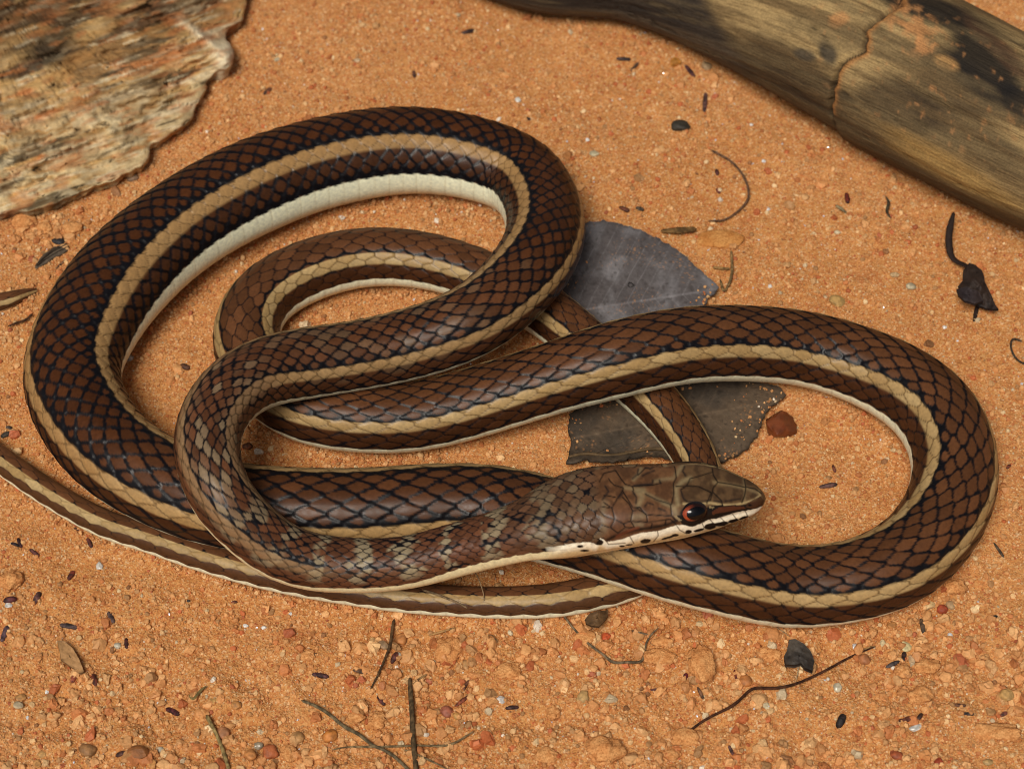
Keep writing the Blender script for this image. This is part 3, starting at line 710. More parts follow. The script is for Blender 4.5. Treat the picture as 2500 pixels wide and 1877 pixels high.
def stone(name, x, y, wd, ht, col_, label, cat, kind='stone', hgt=0.62, ang=0.0, facet=0.0, nf=1.3, amp=.22, group=None, sub=3, col2=None, sink=.35, lift=0):
    _seed[0] += 7; sd_ = _seed[0]
    v, f = ico(sub); v = v.copy()
    o_ = v*nf+sd_
    k = 1+amp*2*(vn3(o_, sd_)-.5)+amp*.8*(vn3(o_*2.7, sd_+1)-.5)+(amp*.5*(vn3(o_*6, sd_+2)-.5) if kind == 'clod' else 0)
    if facet:
        for i in range(9):
            n = np.random.default_rng(sd_+i).normal(size=3); n /= np.linalg.norm(n); d = v@n; lim = .72
            k = np.where(d*k > lim, k*0+lim/np.maximum(d, .3), k)
    v = v*k[:, None]
    g = gpt(x, y); dep = ((g-CAM)@_f)/FPX
    a = wd/2*dep; b = ht/2*dep/0.92
    c_ = hgt*min(a, b)
    v = v*np.array([a, b, c_]); ca, sa = math.cos(ang), math.sin(ang)
    v[:, :2] = np.stack([v[:, 0]*ca-v[:, 1]*sa, v[:, 0]*sa+v[:, 1]*ca], 1)
    v += g+np.array([0, 0, c_*(1-sink)*.75+lift])
    cc = mix(lin(col_)*np.ones((len(v), 3)), lin(col2 or col_), sstep(.35, .65, vn3(o_*1.8, sd_+5)))
    return tag(mk(name, v, f, dmat(kind), cc, loc=g, smooth=not facet), label, cat, group)
def tube(name, pts, wid, col_, label, cat, kind='wood', n=10, lift=0.0, flat=1.0, parent=None, ragged=.12, group=None, zs=None, round_ends=True, col2=None):
    """pts in photograph px; wid full width in px (number or list)"""
    _seed[0] += 7; sd_ = _seed[0]
    if isinstance(wid, (int, float)): wid = [wid]*len(pts)
    g = np.array([gpt(*p) for p in pts]); dep = ((g-CAM)@_f)/FPX
    rr = np.array(wid)/2*dep
    g[:, 2] += rr*flat*.75+lift+(np.array(zs)/1000 if zs is not None else 0)
    tk_ = np.concatenate([[0], np.cumsum(np.linalg.norm(np.diff(g, axis=0), axis=1))])
    m = max(12, int(tk_[-1]/0.0005)); m = min(m, 90); t_ = np.linspace(0, tk_[-1], m)
    c_ = cubic(tk_, g, t_) if len(pts) > 2 else np.stack([np.interp(t_, tk_, g[:, i]) for i in range(3)], 1)
    r_ = np.interp(t_, tk_, rr)
    if round_ends:
        e = np.minimum(t_, tk_[-1]-t_)/np.maximum(r_*1.2, 1e-6); r_ = r_*np.sqrt(np.clip(1-(1-np.clip(e, 0, 1))**2, 0.02, 1))
    T_ = np.gradient(c_, axis=0); T_ /= np.linalg.norm(T_, axis=1)[:, None]
    u_2 = np.array([0, 0, 1.])-T_*T_[:, 2:3]; u_2 /= np.linalg.norm(u_2, axis=1)[:, None]+1e-9; s2 = np.cross(T_, u_2)
    ph = np.linspace(0, 2*np.pi, n, endpoint=False)[None, :]
    rg = 1+ragged*2*(vn(ph*1.5+0*r_[:, None], (t_*1500)[:, None]+0*ph, sd_)-.5)
    v = c_[:, None]+(r_[:, None]*rg*np.sin(ph))[..., None]*s2[:, None]+(r_[:, None]*rg*flat*np.cos(ph))[..., None]*u_2[:, None]
    v = v.reshape(-1, 3); f = [grid_faces(m, n)]
    a = len(v); v = np.vstack([v, c_[0], c_[-1]]); jj_ = np.arange(n)
    f.append(np.vstack([np.stack([np.full(n, a), (jj_+1) % n, jj_], 1), np.stack([np.full(n, a+1), (m-1)*n+jj_, (m-1)*n+(jj_+1) % n], 1)]))
    cc = mix(lin(col_)*np.ones((len(v), 3)), lin(col2 or col_)*(.7 if not col2 else 1), sstep(.35, .7, vn3(v*2200, sd_+3)))
    o = mk(name, v, f, dmat(kind), cc, loc=tuple(g[0]) if parent is None else None, parent=parent)
    if parent is None: tag(o, label, cat, group)
    return o
def seg(x, y, ln, ang):
    a = math.radians(ang); dx, dy = math.cos(a)*ln/2, math.sin(a)*ln/2
    return [(x-dx, y-dy), (x+dx*.1, y+dy*.1), (x+dx, y+dy)]
def sheet(name, outline, zfun, thick, mat, colf, label, cat, rings=14, nres=160, parent=None, shear=0.0):
    """a thin leaf or plate from its outline (photograph px) with a curved surface of real thickness"""
    o = np.array(outline, float); o2 = np.vstack([o, o[:1]]); d = np.concatenate([[0], np.cumsum(np.hypot(*np.diff(o2, axis=0).T))])
    t_ = np.linspace(0, d[-1], nres, endpoint=False); E = np.stack([np.interp(t_, d, o2[:, i]) for i in (0, 1)], 1)
    sd0 = int(abs(o[0, 0])) % 97; jt = min(5.0, d[-1]/160); E += np.stack([(fbm(t_/13, t_*0, 140+sd0, 3)-.5)*jt*2, (fbm(t_/13, t_*0+5, 141+sd0, 3)-.5)*jt*2], 1)
    cen = E.mean(0); tt_ = np.linspace(0.04, 1, rings)
    P2 = cen+(E-cen)[None]*tt_[:, None, None]
    z = zfun(P2[..., 0], P2[..., 1], tt_[:, None]+0*P2[..., 0])
    top = unproj(P2[..., 0], P2[..., 1], z); top[..., 2] = z
    bot = top.copy(); bot[..., 2] -= thick
    v = np.vstack([top.reshape(-1, 3), bot.reshape(-1, 3)]); f1 = grid_faces(rings, nres); N1 = rings*nres
    f2 = f1[:, ::-1]+N1; jj_ = np.arange(nres); a = (rings-1)*nres+jj_; b = (rings-1)*nres+(jj_+1) % nres
    f3 = np.stack([a, a+N1, b+N1, b], 1)
    c0 = len(v); v = np.vstack([v, top[0].mean(0), bot[0].mean(0)])
    t1_ = np.stack([np.full(nres, c0), jj_, (jj_+1) % nres], 1); t2_ = np.stack([np.full(nres, c0+1), N1+(jj_+1) % nres, N1+jj_], 1)
    cc = colf(P2[..., 0], P2[..., 1], tt_[:, None]+0*P2[..., 0]).reshape(-1, 3); cc = np.vstack([cc, cc*.8, cc[:1], cc[:1]*.8])
    # outward orientation
    q = np.vstack([f1, f2, f3]); tr = np.vstack([t1_, t2_])
    g = gpt(cen[0], cen[1])
    ob = mk(name, v, [q[:, ::-1], tr[:, ::-1]] if False else [q, tr], mat, cc, loc=tuple(g) if parent is None else None, parent=parent)
    if parent is None: tag(ob, label, cat)
    return ob

# ================================================================== ROCK (top left)
ro = [(603,0),(600,20),(597,34),(593,50),(583,58),(573,64),(560,70),(553,80),(552,98),(560,108),(570,121),(571,140),(566,158),(553,171),(540,171),(529,175),(522,184),(516,192),(507,198),(502,206),(507,212),(506,219),(498,232),(485,249),(478,268),(469,290),(446,310),(421,327),(392,346),(369,356),(364,368),(365,388),(351,405),(328,418),(303,428),(270,446),(236,455),(200,471),(169,482),(140,497),(118,506),(92,512),(67,517),(34,516),(20,519),(0,527),(-120,560),(-420,560),(-520,300),(-500,-150),(-300,-420),(200,-460),(560,-380),(640,-160),(612,-40)]
def rock():
    nres = 620; rings = 110
    o = np.array(ro, float); o2 = np.vstack([o, o[:1]]); d = np.concatenate([[0], np.cumsum(np.hypot(*np.diff(o2, axis=0).T))])
    t_ = np.linspace(0, d[-1], nres, endpoint=False); E = np.stack([np.interp(t_, d, o2[:, i]) for i in (0, 1)], 1)
    E += np.stack([(vn(t_/12, t_*0, 81)-.5)*4, (vn(t_/12, t_*0+5, 82)-.5)*4], 1)
    cen = np.array([-60.0, -60.0])
    tt_ = 1-np.linspace(0, 1, rings)**1.4*0.985
    P2 = cen+(E-cen)[None]*tt_[:, None, None]; X, Y = P2[..., 0], P2[..., 1]
    dist = (1-tt_)[:, None]*np.hypot(*(E-cen).T)[None]
    ca, sa = math.cos(math.radians(-19)), math.sin(math.radians(-19))
    al = X*ca+Y*sa; ac_ = -X*sa+Y*ca                                  # along and across the bedding
    st1 = fbm(al/150, ac_/30, 83, 4); st2 = fbm(al/40, ac_/9, 84, 3); st3 = fbm(al/20, ac_/7, 86, 3)
    edge_ = np.sqrt(np.clip(1-(1-np.clip(dist/26, 0, 1))**2, 0, 1))
    steps = np.floor((st1+0.25*st2)*9)/9+0.35/9*((st1*9) % 1)
    z = 0.0030+0.0016*edge_+0.0042*sstep(0, 200, dist)+(steps-.5)*0.0060*sstep(5, 80, dist)+(st2-.5)*0.0008+(st3-.5)*0.0002
    z = z-.0008*np.exp(-((fbm(al/130, ac_/34, 107, 4)-.5)/.010)**2)
    kn = np.exp(-(((X-553)/26)**2+((Y-140)/40)**2))+.6*np.exp(-(((X-490)/40)**2+((Y-85-(X-490)*.7)/12)**2))
    z = z+0.0032*kn
    # colour by bed
    b = sstep(.3, .7, st1); c_ = mix(lin((164, 122, 72))*np.ones(X.shape+(3,)), lin((196, 158, 102)), b)
    c_ = mix(c_, lin((176, 104, 56)), sstep(.52, .68, fbm(al/120, ac_/30, 87, 3))*.8)
    low = sstep(-40, 130, ac_-250); c_ = mix(c_, lin((210, 188, 144)), low*.75*sstep(.3, .6, st2))
    c_ = mix(c_, lin((66, 54, 38)), sstep(.56, .70, fbm(al/150+4, ac_/16, 88, 4))*.85)
    c_ = mix(c_, lin((214, 196, 160)), sstep(.60, .72, fbm(al/90, ac_/10, 89, 4))*.8)
    c_ = mix(c_, lin((86, 60, 36)), (1-sstep(-40, 190, ac_-60))*.75*sstep(.2, .55, fbm(al/100, ac_/50, 90, 3)))
    fis = np.exp(-((fbm(al/130, ac_/34, 107, 4)-.5)/.010)**2)*sstep(.42, .55, vn(al/120, ac_/30, 108)); c_ = mix(c_, lin((44, 34, 24)), fis*.8); c_ = mix(c_, lin((124, 98, 66)), sstep(.52, .60, fbm(al/70, ac_/45, 109, 4))*.45)
    dkp = np.exp(-(((X-125)/70)**2+((Y-115+(X-125)*.33)/48)**2)**2); c_ = mix(c_, lin((40, 32, 26)), dkp*.85)
    c_ = mix(c_, lin((226, 210, 178)), np.clip(kn*1.6, 0, 1)*.9)
    mo = fbm(al/42, ac_/14, 93, 3); c_ = mix(c_, lin((218, 200, 162)), sstep(.56, .70, mo)*.45*(.3+.7*low)); c_ = mix(c_, lin((178, 112, 62)), sstep(.58, .70, fbm(al/50+5, ac_/16, 94, 3))*.5)
    c_ = c_*(0.92+0.16*st3)[..., None]*(1-.22*(1-sstep(-100, 160, ac_-120)))[..., None]
    top = unproj(X, Y, z); n0 = nres
    # side wall, undercut at its foot
    nw = 12; wz_ = np.linspace(0, 1, nw+1)[1:]
    rim = top[0]; C3 = unproj(cen[0], cen[1], 0.005)
    inw = (C3-rim); inw[:, 2] = 0; inw /= np.linalg.norm(inw, axis=1)[:, None]
    walls = []; wc = []
    for k_w in wz_:
        lay = (vn(t_/14+0*t_, np.full(nres, k_w*7), 91)-.5)*0.0012
        off = 0.0026*k_w
        q_ = rim+inw*(off+lay*min(1, k_w*3))[:, None]; q_[:, 2] = rim[:, 2]*(1-k_w)-0.002*k_w
        walls.append(q_); wc.append(c_[0]*(.7+.4*vn(t_/20, np.full(nres, k_w*6), 92))[:, None])
    aL = np.concatenate([al[::-1].ravel()]+[al[0]]*nw+[al[-1, :1]]); aC = np.concatenate([ac_[::-1].ravel()]+[ac_[0]+k_*40 for k_ in wz_]+[ac_[-1, :1]])
    v = np.vstack([top[::-1].reshape(-1, 3)]+walls); cc = np.vstack([c_[::-1].reshape(-1, 3)]+wc)
    f = grid_faces(rings+nw, nres)[:, ::-1]
    ce = len(v); v = np.vstack([v, top[-1].mean(0)]); cc = np.vstack([cc, cc[0]])
    jj_ = np.arange(nres)
    t = NT('layered_rock'); col_ = t.attr('Col'); n = t.noise(700, 6, .7)
    cx = t.new('ShaderNodeCombineXYZ'); t.l.new(t.attr('along', out='Fac'), cx.inputs[0]); t.l.new(t.attr('across', out='Fac'), cx.inputs[1])
    st_n = t.noise(1, 6, .65, vec=cx.outputs[0], dist=.4)
    c2 = t.mixc(1.0, col_, t.ramp(n, [(.3, (.72,)*3), (.7, (1.25,)*3)]), 'MULTIPLY')
    c2 = t.mixc(1.0, c2, t.ramp(st_n, [(.32, (.90, .89, .88)), (.52, (1, 1, 1)), (.7, (1.06, 1.05, 1.04))]), 'MULTIPLY')
    b1 = t.bump(st_n, .2, .0003); t.bump(n, .5, .0005, b1); t.base(c2, .8, .25)
    return tag(mk('rock', v, [f, np.stack([np.full(nres, ce), (jj_+1) % nres, jj_], 1)[:, ::-1]], t.m, cc, loc=tuple(unproj(200., 250., 0.)), attrs={'along': aL/32, 'across': aC/15}), 'flat layered ochre and grey rock slab in the top left corner', 'rock')
rock()

# ================================================================== BROKEN LOG (top right)
def log():
    # axis in photograph px, half width, height mm
    A = [(1000,-215,150,12),(1180,-160,150,13.5),(1350,-107,152,14),(1520,-90,148,14),(1700,-42,160,15),(1870,22,182,16),(2035,96,203,17.5),(2188,170,216,18.5),(2338,246,222,19),(2508,332,226,19),(2690,415,226,19),(2860,495,220,19)]
    A = np.array(A, float); P_ = unproj(A[:, 0], A[:, 1], A[:, 3]/1000); rr = A[:, 2]*((P_-CAM)@_f)/FPX
    P_[:, 2] = rr*.90-.001; P_ = unproj(A[:, 0], A[:, 1], P_[:, 2])
    tk_ = np.concatenate([[0], np.cumsum(np.linalg.norm(np.diff(P_, axis=0), axis=1))]); m = 460; n = 220
    t_ = np.linspace(0, tk_[-1], m); c_ = cubic(tk_, P_, t_); r_ = np.interp(t_, tk_, rr)
    T_ = np.gradient(c_, axis=0); T_ /= np.linalg.norm(T_, axis=1)[:, None]; U = np.array([0, 0, 1.])-T_*T_[:, 2:3]; U /= np.linalg.norm(U, axis=1)[:, None]; S2 = np.cross(T_, U)
    ph = np.linspace(-math.pi, math.pi, n, endpoint=False)[None, :]; phd = np.degrees(ph)
    tm = (t_*1000)[:, None]; im = (r_*1000)[:, None]*ph
    # the crack: a jagged ring where the outer layer has slipped; it leans along the trunk
    x_c, y_c, _ = proj(c_); t_crack = t_[np.argmin(np.abs(x_c-2165))]*1000
    lean = -1.0*np.sin(ph)+1.6*(vn(phd/13, phd*0, 95)-.5)*2+.5*(vn(phd/4, phd*0, 195)-.5)*2
    dc = tm-(t_crack+lean)
    step_ = sstep(-0.25, 0.25, dc)
    g = 1+0.045*step_*(1-sstep(2, 40, dc)*.8)-0.10*np.exp(-(dc/0.55)**2)*(.35+.65*sstep(.35, .65, vn(phd/16, phd*0, 196))+.8*np.exp(-((np.abs(phd)-78)/9)**2))
    gr_ = fbm(tm/26, im/1.3, 96, 4); gr2 = fbm(tm/60, im/4.5, 97, 3)
    spl = np.exp(-((fbm(tm/45, im/2.6, 103, 3)-.5)/.012)**2)*sstep(.5, .6, vn(tm/14, im/5, 104))
    g = g+(gr_-.5)*.030+(gr2-.5)*.055-.022*spl
    # charred hollow on the upper far side
    far_ = np.exp(-((phd-55)/22)**2); hol = far_*sstep(-5, 25, dc)*sstep(.25, .6, gr2+.15); g = g-.09*hol
    g = g*(1-.06*np.clip(-np.cos(ph), 0, 1))
    v = c_[:, None]+(r_[:, None]*g*np.sin(ph))[..., None]*S2[:, None]+(r_[:, None]*g*.93*np.cos(ph))[..., None]*U[:, None]
    sgn_ = 1 if S2[200, 1] < 0 else -1         # + side faces the camera
    pc = phd*sgn_
    X, Y, _ = proj(v.reshape(-1, 3)); X = X.reshape(m, n); Y = Y.reshape(m, n)
    tanw = mix(lin((168, 141, 96))*np.ones(X.shape+(3,)), lin((118, 96, 64)), sstep(.35, .65, gr_))
    c1 = tanw
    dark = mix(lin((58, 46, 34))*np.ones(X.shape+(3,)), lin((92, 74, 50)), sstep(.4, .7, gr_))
    wob = 10*(fbm(tm/9, im/3, 98, 3)-.5)*2
    def blob(px_, py_, rx, ry, an=30, so=.35, ns=.5):
        ca, sa = math.cos(math.radians(an)), math.sin(math.radians(an)); qx = ((X-px_)*ca+(Y-py_)*sa)/rx; qy = (-(X-px_)*sa+(Y-py_)*ca)/ry
        d_ = np.hypot(qx, qy)+ns*(fbm(tm/10, im/2.2, int(px_) % 90, 4)-.5)*2*.6+ns*.5*(gr_-.5)
        return (1-sstep(1-so, 1+so, d_))*(pc > -75)
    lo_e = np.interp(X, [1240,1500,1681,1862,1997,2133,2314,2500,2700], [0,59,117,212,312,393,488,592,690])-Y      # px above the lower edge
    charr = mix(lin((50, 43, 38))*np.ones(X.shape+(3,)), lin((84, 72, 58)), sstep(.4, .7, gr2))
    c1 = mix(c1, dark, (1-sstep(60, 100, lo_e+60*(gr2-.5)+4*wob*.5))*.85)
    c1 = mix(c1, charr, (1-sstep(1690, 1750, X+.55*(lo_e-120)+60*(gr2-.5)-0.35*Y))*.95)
    c1 = mix(c1, dark, blob(1960, 190, 150, 48, 34)*.85); c1 = mix(c1, dark, blob(2200, 260, 110, 70, 30)*.8)
    c1 = mix(c1, dark, blob(2380, 330, 210, 46, 34)*.65); c1 = mix(c1, dark, blob(2330, 200, 130, 50, 38)*.7)
    c1 = mix(c1, lin((50, 48, 46)), blob(2020, 130, 34, 20, 60)*.85); c1 = mix(c1, lin((60, 56, 50)), blob(1965, 135, 26, 14, 20)*.7)
    blackw = lin((28, 25, 24))
    c1 = mix(c1, blackw, blob(2270, 20, 170, 34, 20, .3)*.95); c1 = mix(c1, blackw, blob(2400, 160, 120, 62, 48, .35)*.95)
    c1 = mix(c1, blackw, blob(2500, 260, 90, 40, 40, .35)*.9); c1 = mix(c1, lin((86, 62, 44)), blob(2440, 120, 130, 20, 44)*.8)
    c1 = mix(c1, lin((40, 32, 24)), spl*.8); sand_c = lin((190, 134, 84)); brk = sstep(.40, .58, fbm(tm/2.2, im/1.6, 105, 4))
    c1 = mix(c1, sand_c, blob(2222, 52, 60, 44, 30, .3, .9)*.8*brk); c1 = mix(c1, sand_c, blob(2262, 108, 50, 24, -20, .3, .8)*.8*brk); c1 = mix(c1, sand_c, blob(2045, 50, 26, 18, -30, .35)*.6)
    c1 = mix(c1, lin((186, 142, 88)), blob(2310, 155, 30, 14, 25)*.7)
    c1 = mix(c1, lin((104, 88, 62)), sstep(.52, .66, fbm(tm/16, im/3, 106, 4))*.5)
    sp = sstep(.64, .72, fbm(tm/1.6, im/1.6, 102, 3)); near_s = blob(2260, 190, 260, 150, 30, .6); c1 = mix(c1, sand_c, sp*.5*near_s*brk)
    c1 = mix(c1, lin((176, 138, 78)), blob(2330, 420, 190, 30, 30, .5)*.6)
    lipm_ = np.exp(-((dc-0.9)/0.8)**2)*(np.abs(pc-20) < 70); c1 = mix(c1, lin((176, 120, 68)), lipm_*.8)
    c1 = mix(c1, lin((30, 22, 16)), np.exp(-(dc/0.42)**2)*.95)
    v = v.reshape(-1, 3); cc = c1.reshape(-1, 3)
    a = len(v); v = np.vstack([v, c_[0], c_[-1]]); cc = np.vstack([cc, cc[:1], cc[:1]]); jj_ = np.arange(n)
    fs = [grid_faces(m, n), np.vstack([np.stack([np.full(n, a), (jj_+1) % n, jj_], 1), np.stack([np.full(n, a+1), (m-1)*n+jj_, (m-1)*n+(jj_+1) % n], 1)])]
    t = NT('weathered_wood'); col_ = t.attr('Col'); ang = math.atan2(T_[300, 1], T_[300, 0])
    cx = t.new('ShaderNodeCombineXYZ'); t.l.new(t.attr('along', out='Fac'), cx.inputs[0]); t.l.new(t.attr('across', out='Fac'), cx.inputs[1])
    gn = t.noise(1, 6, .6, vec=cx.outputs[0], dist=.3)
    c2 = t.mixc(1.0, col_, t.ramp(gn, [(.34, (.66, .64, .6)), (.52, (1, 1, 1)), (.7, (1.2, 1.18, 1.12))]), 'MULTIPLY')
    b1 = t.bump(gn, .7, .0006); t.bump(t.noise(1500, 4), .35, .0003, b1); fz = t.noise(1, 3, .6, vec=t.coord((2200, 2200, 2200))); c2 = t.mixc(1.0, c2, t.ramp(fz, [(.35, (.8,)*3), (.65, (1.15,)*3)]), 'MULTIPLY'); t.base(c2, .78, .2)
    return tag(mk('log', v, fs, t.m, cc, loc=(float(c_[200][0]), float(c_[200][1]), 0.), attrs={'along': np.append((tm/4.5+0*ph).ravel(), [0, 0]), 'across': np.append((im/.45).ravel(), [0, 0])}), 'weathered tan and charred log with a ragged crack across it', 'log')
log()
# ================================================================== LEAVES
def leafcol(base, base2, spot, sd_, vein=None):
    def f(X, Y, T_):
        a = sstep(.35, .65, fbm(X/60, Y/60, sd_, 4)); c_ = mix(lin(base)*np.ones(X.shape+(3,)), lin(base2), a)
        c_ = mix(c_, lin(spot), sstep(.80, .86, vn(X/9, Y/9, sd_+3))*.5)
        c_ = mix(c_, lin(spot), sstep(.93, 1.0, T_)*.5)
        if vein:
            (x0, y0), (x1, y1) = vein; L_ = math.hypot(x1-x0, y1-y0); a_ = ((X-x0)*(x1-x0)+(Y-y0)*(y1-y0))/L_; b_ = (-(X-x0)*(y1-y0)+(Y-y0)*(x1-x0))/L_
            vv = np.abs(((a_-.75*np.abs(b_)+5*vn(X/30, Y/30, 7))/34) % 1-.5); c_ = mix(c_, lin(base)*1.5, np.exp(-((.5-vv)/.035)**2)*.35+np.exp(-(b_/2.5)**2)*.5)
            c_ = mix(c_, lin((190, 136, 88)), sstep(.80, .9, vn(X/3, Y/3, sd_+9))*sstep(.5, .8, vn(X/40, Y/40, sd_+11))*.55)
        return c_*(.88+.24*vn(X/5, Y/5, sd_+5))[..., None]
    return f
def leaf_mat(): return vcol_mat('dry_leaf', 1100, .65, .25, .25, .5, .0002, 1800)
ML = leaf_mat()
ab = [(1380,640),(1395,590),(1412,556),(1440,540),(1470,538),(1510,545),(1555,558),(1600,577),(1640,600),(1680,630),(1715,662),(1742,686),(1754,703),(1743,715),(1728,728),(1722,745),(1705,760),(1640,800),(1560,840),(1480,850),(1420,820),(1370,740)]
gl = tag(empty('leaf', tuple(gpt(1560, 690))), 'large blue grey dead leaf behind the raised coil at centre right', 'leaf')
sheet('blade', ab, lambda X, Y, T_: .0012+.0016*np.exp(-((Y-560-(X-1400)*.25)/60)**2)+.0007*fbm(X/50, Y/50, 111, 3), .0003, ML, leafcol((120,116,118),(92,86,86),(66,60,58),112,((1400,760),(1750,706))), '', '', rings=60, nres=300, parent=gl)
0 and tube('midrib', [(1400,760),(1520,735),(1640,715),(1745,705)], [5,5,4,2], (82,76,74), '', '', parent=gl, lift=.0024, n=6)
db = [(1392,1010),(1420,985),(1500,950),(1600,920),(1720,905),(1830,925),(1905,945),(1918,966),(1895,985),(1868,1005),(1862,1024),(1856,1046),(1846,1066),(1825,1095),(1790,1115),(1757,1130),(1700,1150),(1655,1128),(1625,1117),(1590,1112),(1550,1117),(1510,1126),(1470,1128),(1420,1122),(1384,1134),(1392,1095),(1388,1050)]
g2 = tag(empty('leaf', tuple(gpt(1640, 1040))), 'dark brown dead leaf under the thin coil just above the head', 'leaf')
sheet('blade', db, lambda X, Y, T_: .0010+.0006*fbm(X/50, Y/50, 115, 3)+.0016*np.exp(-((Y-1125)/16)**2)*(X < 1660), .0003, ML, leafcol((98,82,66),(76,66,56),(46,38,32),116,((1390,1070),(1910,975))), '', '', rings=60, nres=300, parent=g2)
tube('rolled_edge', [(1386,1133),(1425,1125),(1480,1129),(1540,1121),(1590,1113),(1640,1119),(1668,1130)], [6,8,8,8,8,8,5], (104,82,54), '', '', parent=g2, lift=.0022, n=8, kind='leaf')
# sand blown over the leaves' edges
lp = []
for ol, zz, n_l in ((ab, .0030, 160), (db, .0019, 260)):
    oo = np.array(ol+ol[:1], float); k_i = rng.integers(0, len(oo)-1, n_l); w_i = rng.random(n_l)[:, None]; e_ = oo[k_i]*(1-w_i)+oo[k_i+1]*w_i
    cn = np.array(ol, float).mean(0); fr = (np.abs(rng.normal(0, .07, n_l))*(1+2.2*vn(e_[:, 0]/40, e_[:, 1]/40, 151)))[:, None]; e_ = e_+(cn-e_)*fr+rng.normal(0, 3, (n_l, 2))
    q_ = unproj(e_[:, 0], e_[:, 1], zz*.75+0*e_[:, 0]); lp.append(q_)
lp = np.vstack(lp); n_l = len(lp); rb = .00008+.00026*rng.random(n_l)**2.4; lp[:, 2] = np.maximum(gh(lp[:, 0], lp[:, 1])+.0003, lp[:, 2]-.0006*rng.random(n_l))+rb*.4
scatter('sand_on_leaves', lp, rb[:, None]*rng.uniform(.75, 1.2, (n_l, 3)), rng.uniform(0, 6.28, (n_l, 3)), np.clip(PAL[rng.choice(len(PAL), n_l, p=PW)]*rng.uniform(.8, 1.1, (n_l, 1)), 0, 1), MG, 'sand grains strewn over the edges of the dead leaves', 2, .4)
# curled dark leaf, right
g3 = tag(empty('leaf', tuple(gpt(2380, 700))), 'crumpled black brown leaf with a curved stem below the log', 'leaf')
cb = [(2352,658),(2368,640),(2382,648),(2398,662),(2406,690),(2418,715),(2430,742),(2440,755),(2425,757),(2400,752),(2375,742),(2352,726),(2345,705),(2338,700),(2350,684)]
sheet('blade', cb, lambda X, Y, T_: .0022+.0022*np.sin((X-2340)/26)*np.sin((Y-640)/30)+.0015*(fbm(X/18, Y/18, 121, 3)), .0004, ML, leafcol((56,44,38),(34,27,26),(14,12,12),122), '', '', rings=24, nres=120, parent=g3)
sheet('fold', [(2335,706),(2360,700),(2390,712),(2400,735),(2380,742),(2355,736),(2340,722)], lambda X, Y, T_: .0052-.0014*((X-2365)/30)**2+.0005*vn(X/8, Y/8, 124), .0004, ML, leafcol((64,54,54),(46,38,40),(18,15,16),123), '', '', rings=12, nres=80, parent=g3)
tube('stem', [(2322,550),(2314,582),(2313,618),(2326,648),(2348,668),(2366,690)], [8,17,18,14,13,14], (48,34,28), '', '', parent=g3, lift=.0012, flat=.5, kind='leaf', zs=[3,2,1,.5,1.5,2.5])
tube('shred', [(2390,735),(2382,765),(2378,790)], [8,12,6], (50,34,28), '', '', parent=g3, flat=.4, kind='leaf')
# striped husk and scraps, left
g4 = tag(empty('husk', tuple(gpt(125, 625))), 'grey brown striped seed husk lying left of the big coil', 'seed husk')
tube('shell', [(85,658),(110,637),(140,618),(170,605)], [5,26,32,18], (108,94,78), '', '', parent=g4, flat=.45, n=16, kind='seed')
for k_i, dy in enumerate((-7, 0, 7)):
    tube('ridge', [(88,657+dy*.1),(115,634+dy*.7),(143,616+dy*.9),(168,604+dy*.6)], [2,3,3,2], (66,54,44), '', '', parent=g4, lift=.0012-.0003*abs(dy)/7, n=5, kind='seed')
tube('leaf_sliver', [(167,533),(175,553),(186,568),(197,580)], [3,10,9,3], (120,108,94), 'thin grey leaf sliver curving above the striped husk', 'leaf sliver', flat=.35, kind='leaf')
stone('charcoal_bit', 145, 590, 34, 22, (40,36,38), 'black crumb just above the striped seed husk', 'charcoal', facet=1)
sheet('leaf_fragment', [(140,1562),(160,1565),(180,1583),(193,1607),(205,1640),(196,1645),(180,1632),(165,1622),(150,1612),(145,1590)], lambda X, Y, T_: .0012+.0006*fbm(X/15, Y/15, 131, 3), .0003, ML, leafcol((182,138,92),(150,112,72),(96,72,46),132), 'torn khaki leaf fragment with a dark pod on it, lower left', 'leaf fragment', rings=12, nres=80)
sheet('leaf_fragment', [(1428,1512),(1440,1496),(1462,1490),(1485,1488),(1484,1502),(1474,1518),(1462,1530),(1445,1528),(1430,1522)], lambda X, Y, T_: .0024+.0016*np.sin((X-1430)/16)+.0005*fbm(X/8, Y/8, 133, 3), .0004, ML, leafcol((122,92,60),(98,74,50),(70,52,34),134), 'curled brown leaf scrap touching the tail below the crossing coils', 'leaf fragment', rings=12, nres=80)
sheet('bark_chip', [(1925,1562),(1940,1558),(1965,1572),(1980,1590),(1988,1612),(1984,1638),(1965,1630),(1955,1618),(1942,1624),(1918,1622),(1914,1600),(1922,1585)], lambda X, Y, T_: .0022+.0012*np.sin((X-1915)/22)+.0007*fbm(X/9, Y/9, 135, 3), .0009, ML, leafcol((82,74,66),(58,52,48),(36,32,30),136), 'dark grey folded bark chip below the right hand coil', 'bark chip', rings=14, nres=90)
stone('clay_flake', 1757, 586, 116, 54, (200,140,80), 'round crust of sand at the foot of the curved grass stem', 'sand crust', 'clod', hgt=.35, amp=.12, col2=(188,124,66), sub=4, sink=.5)
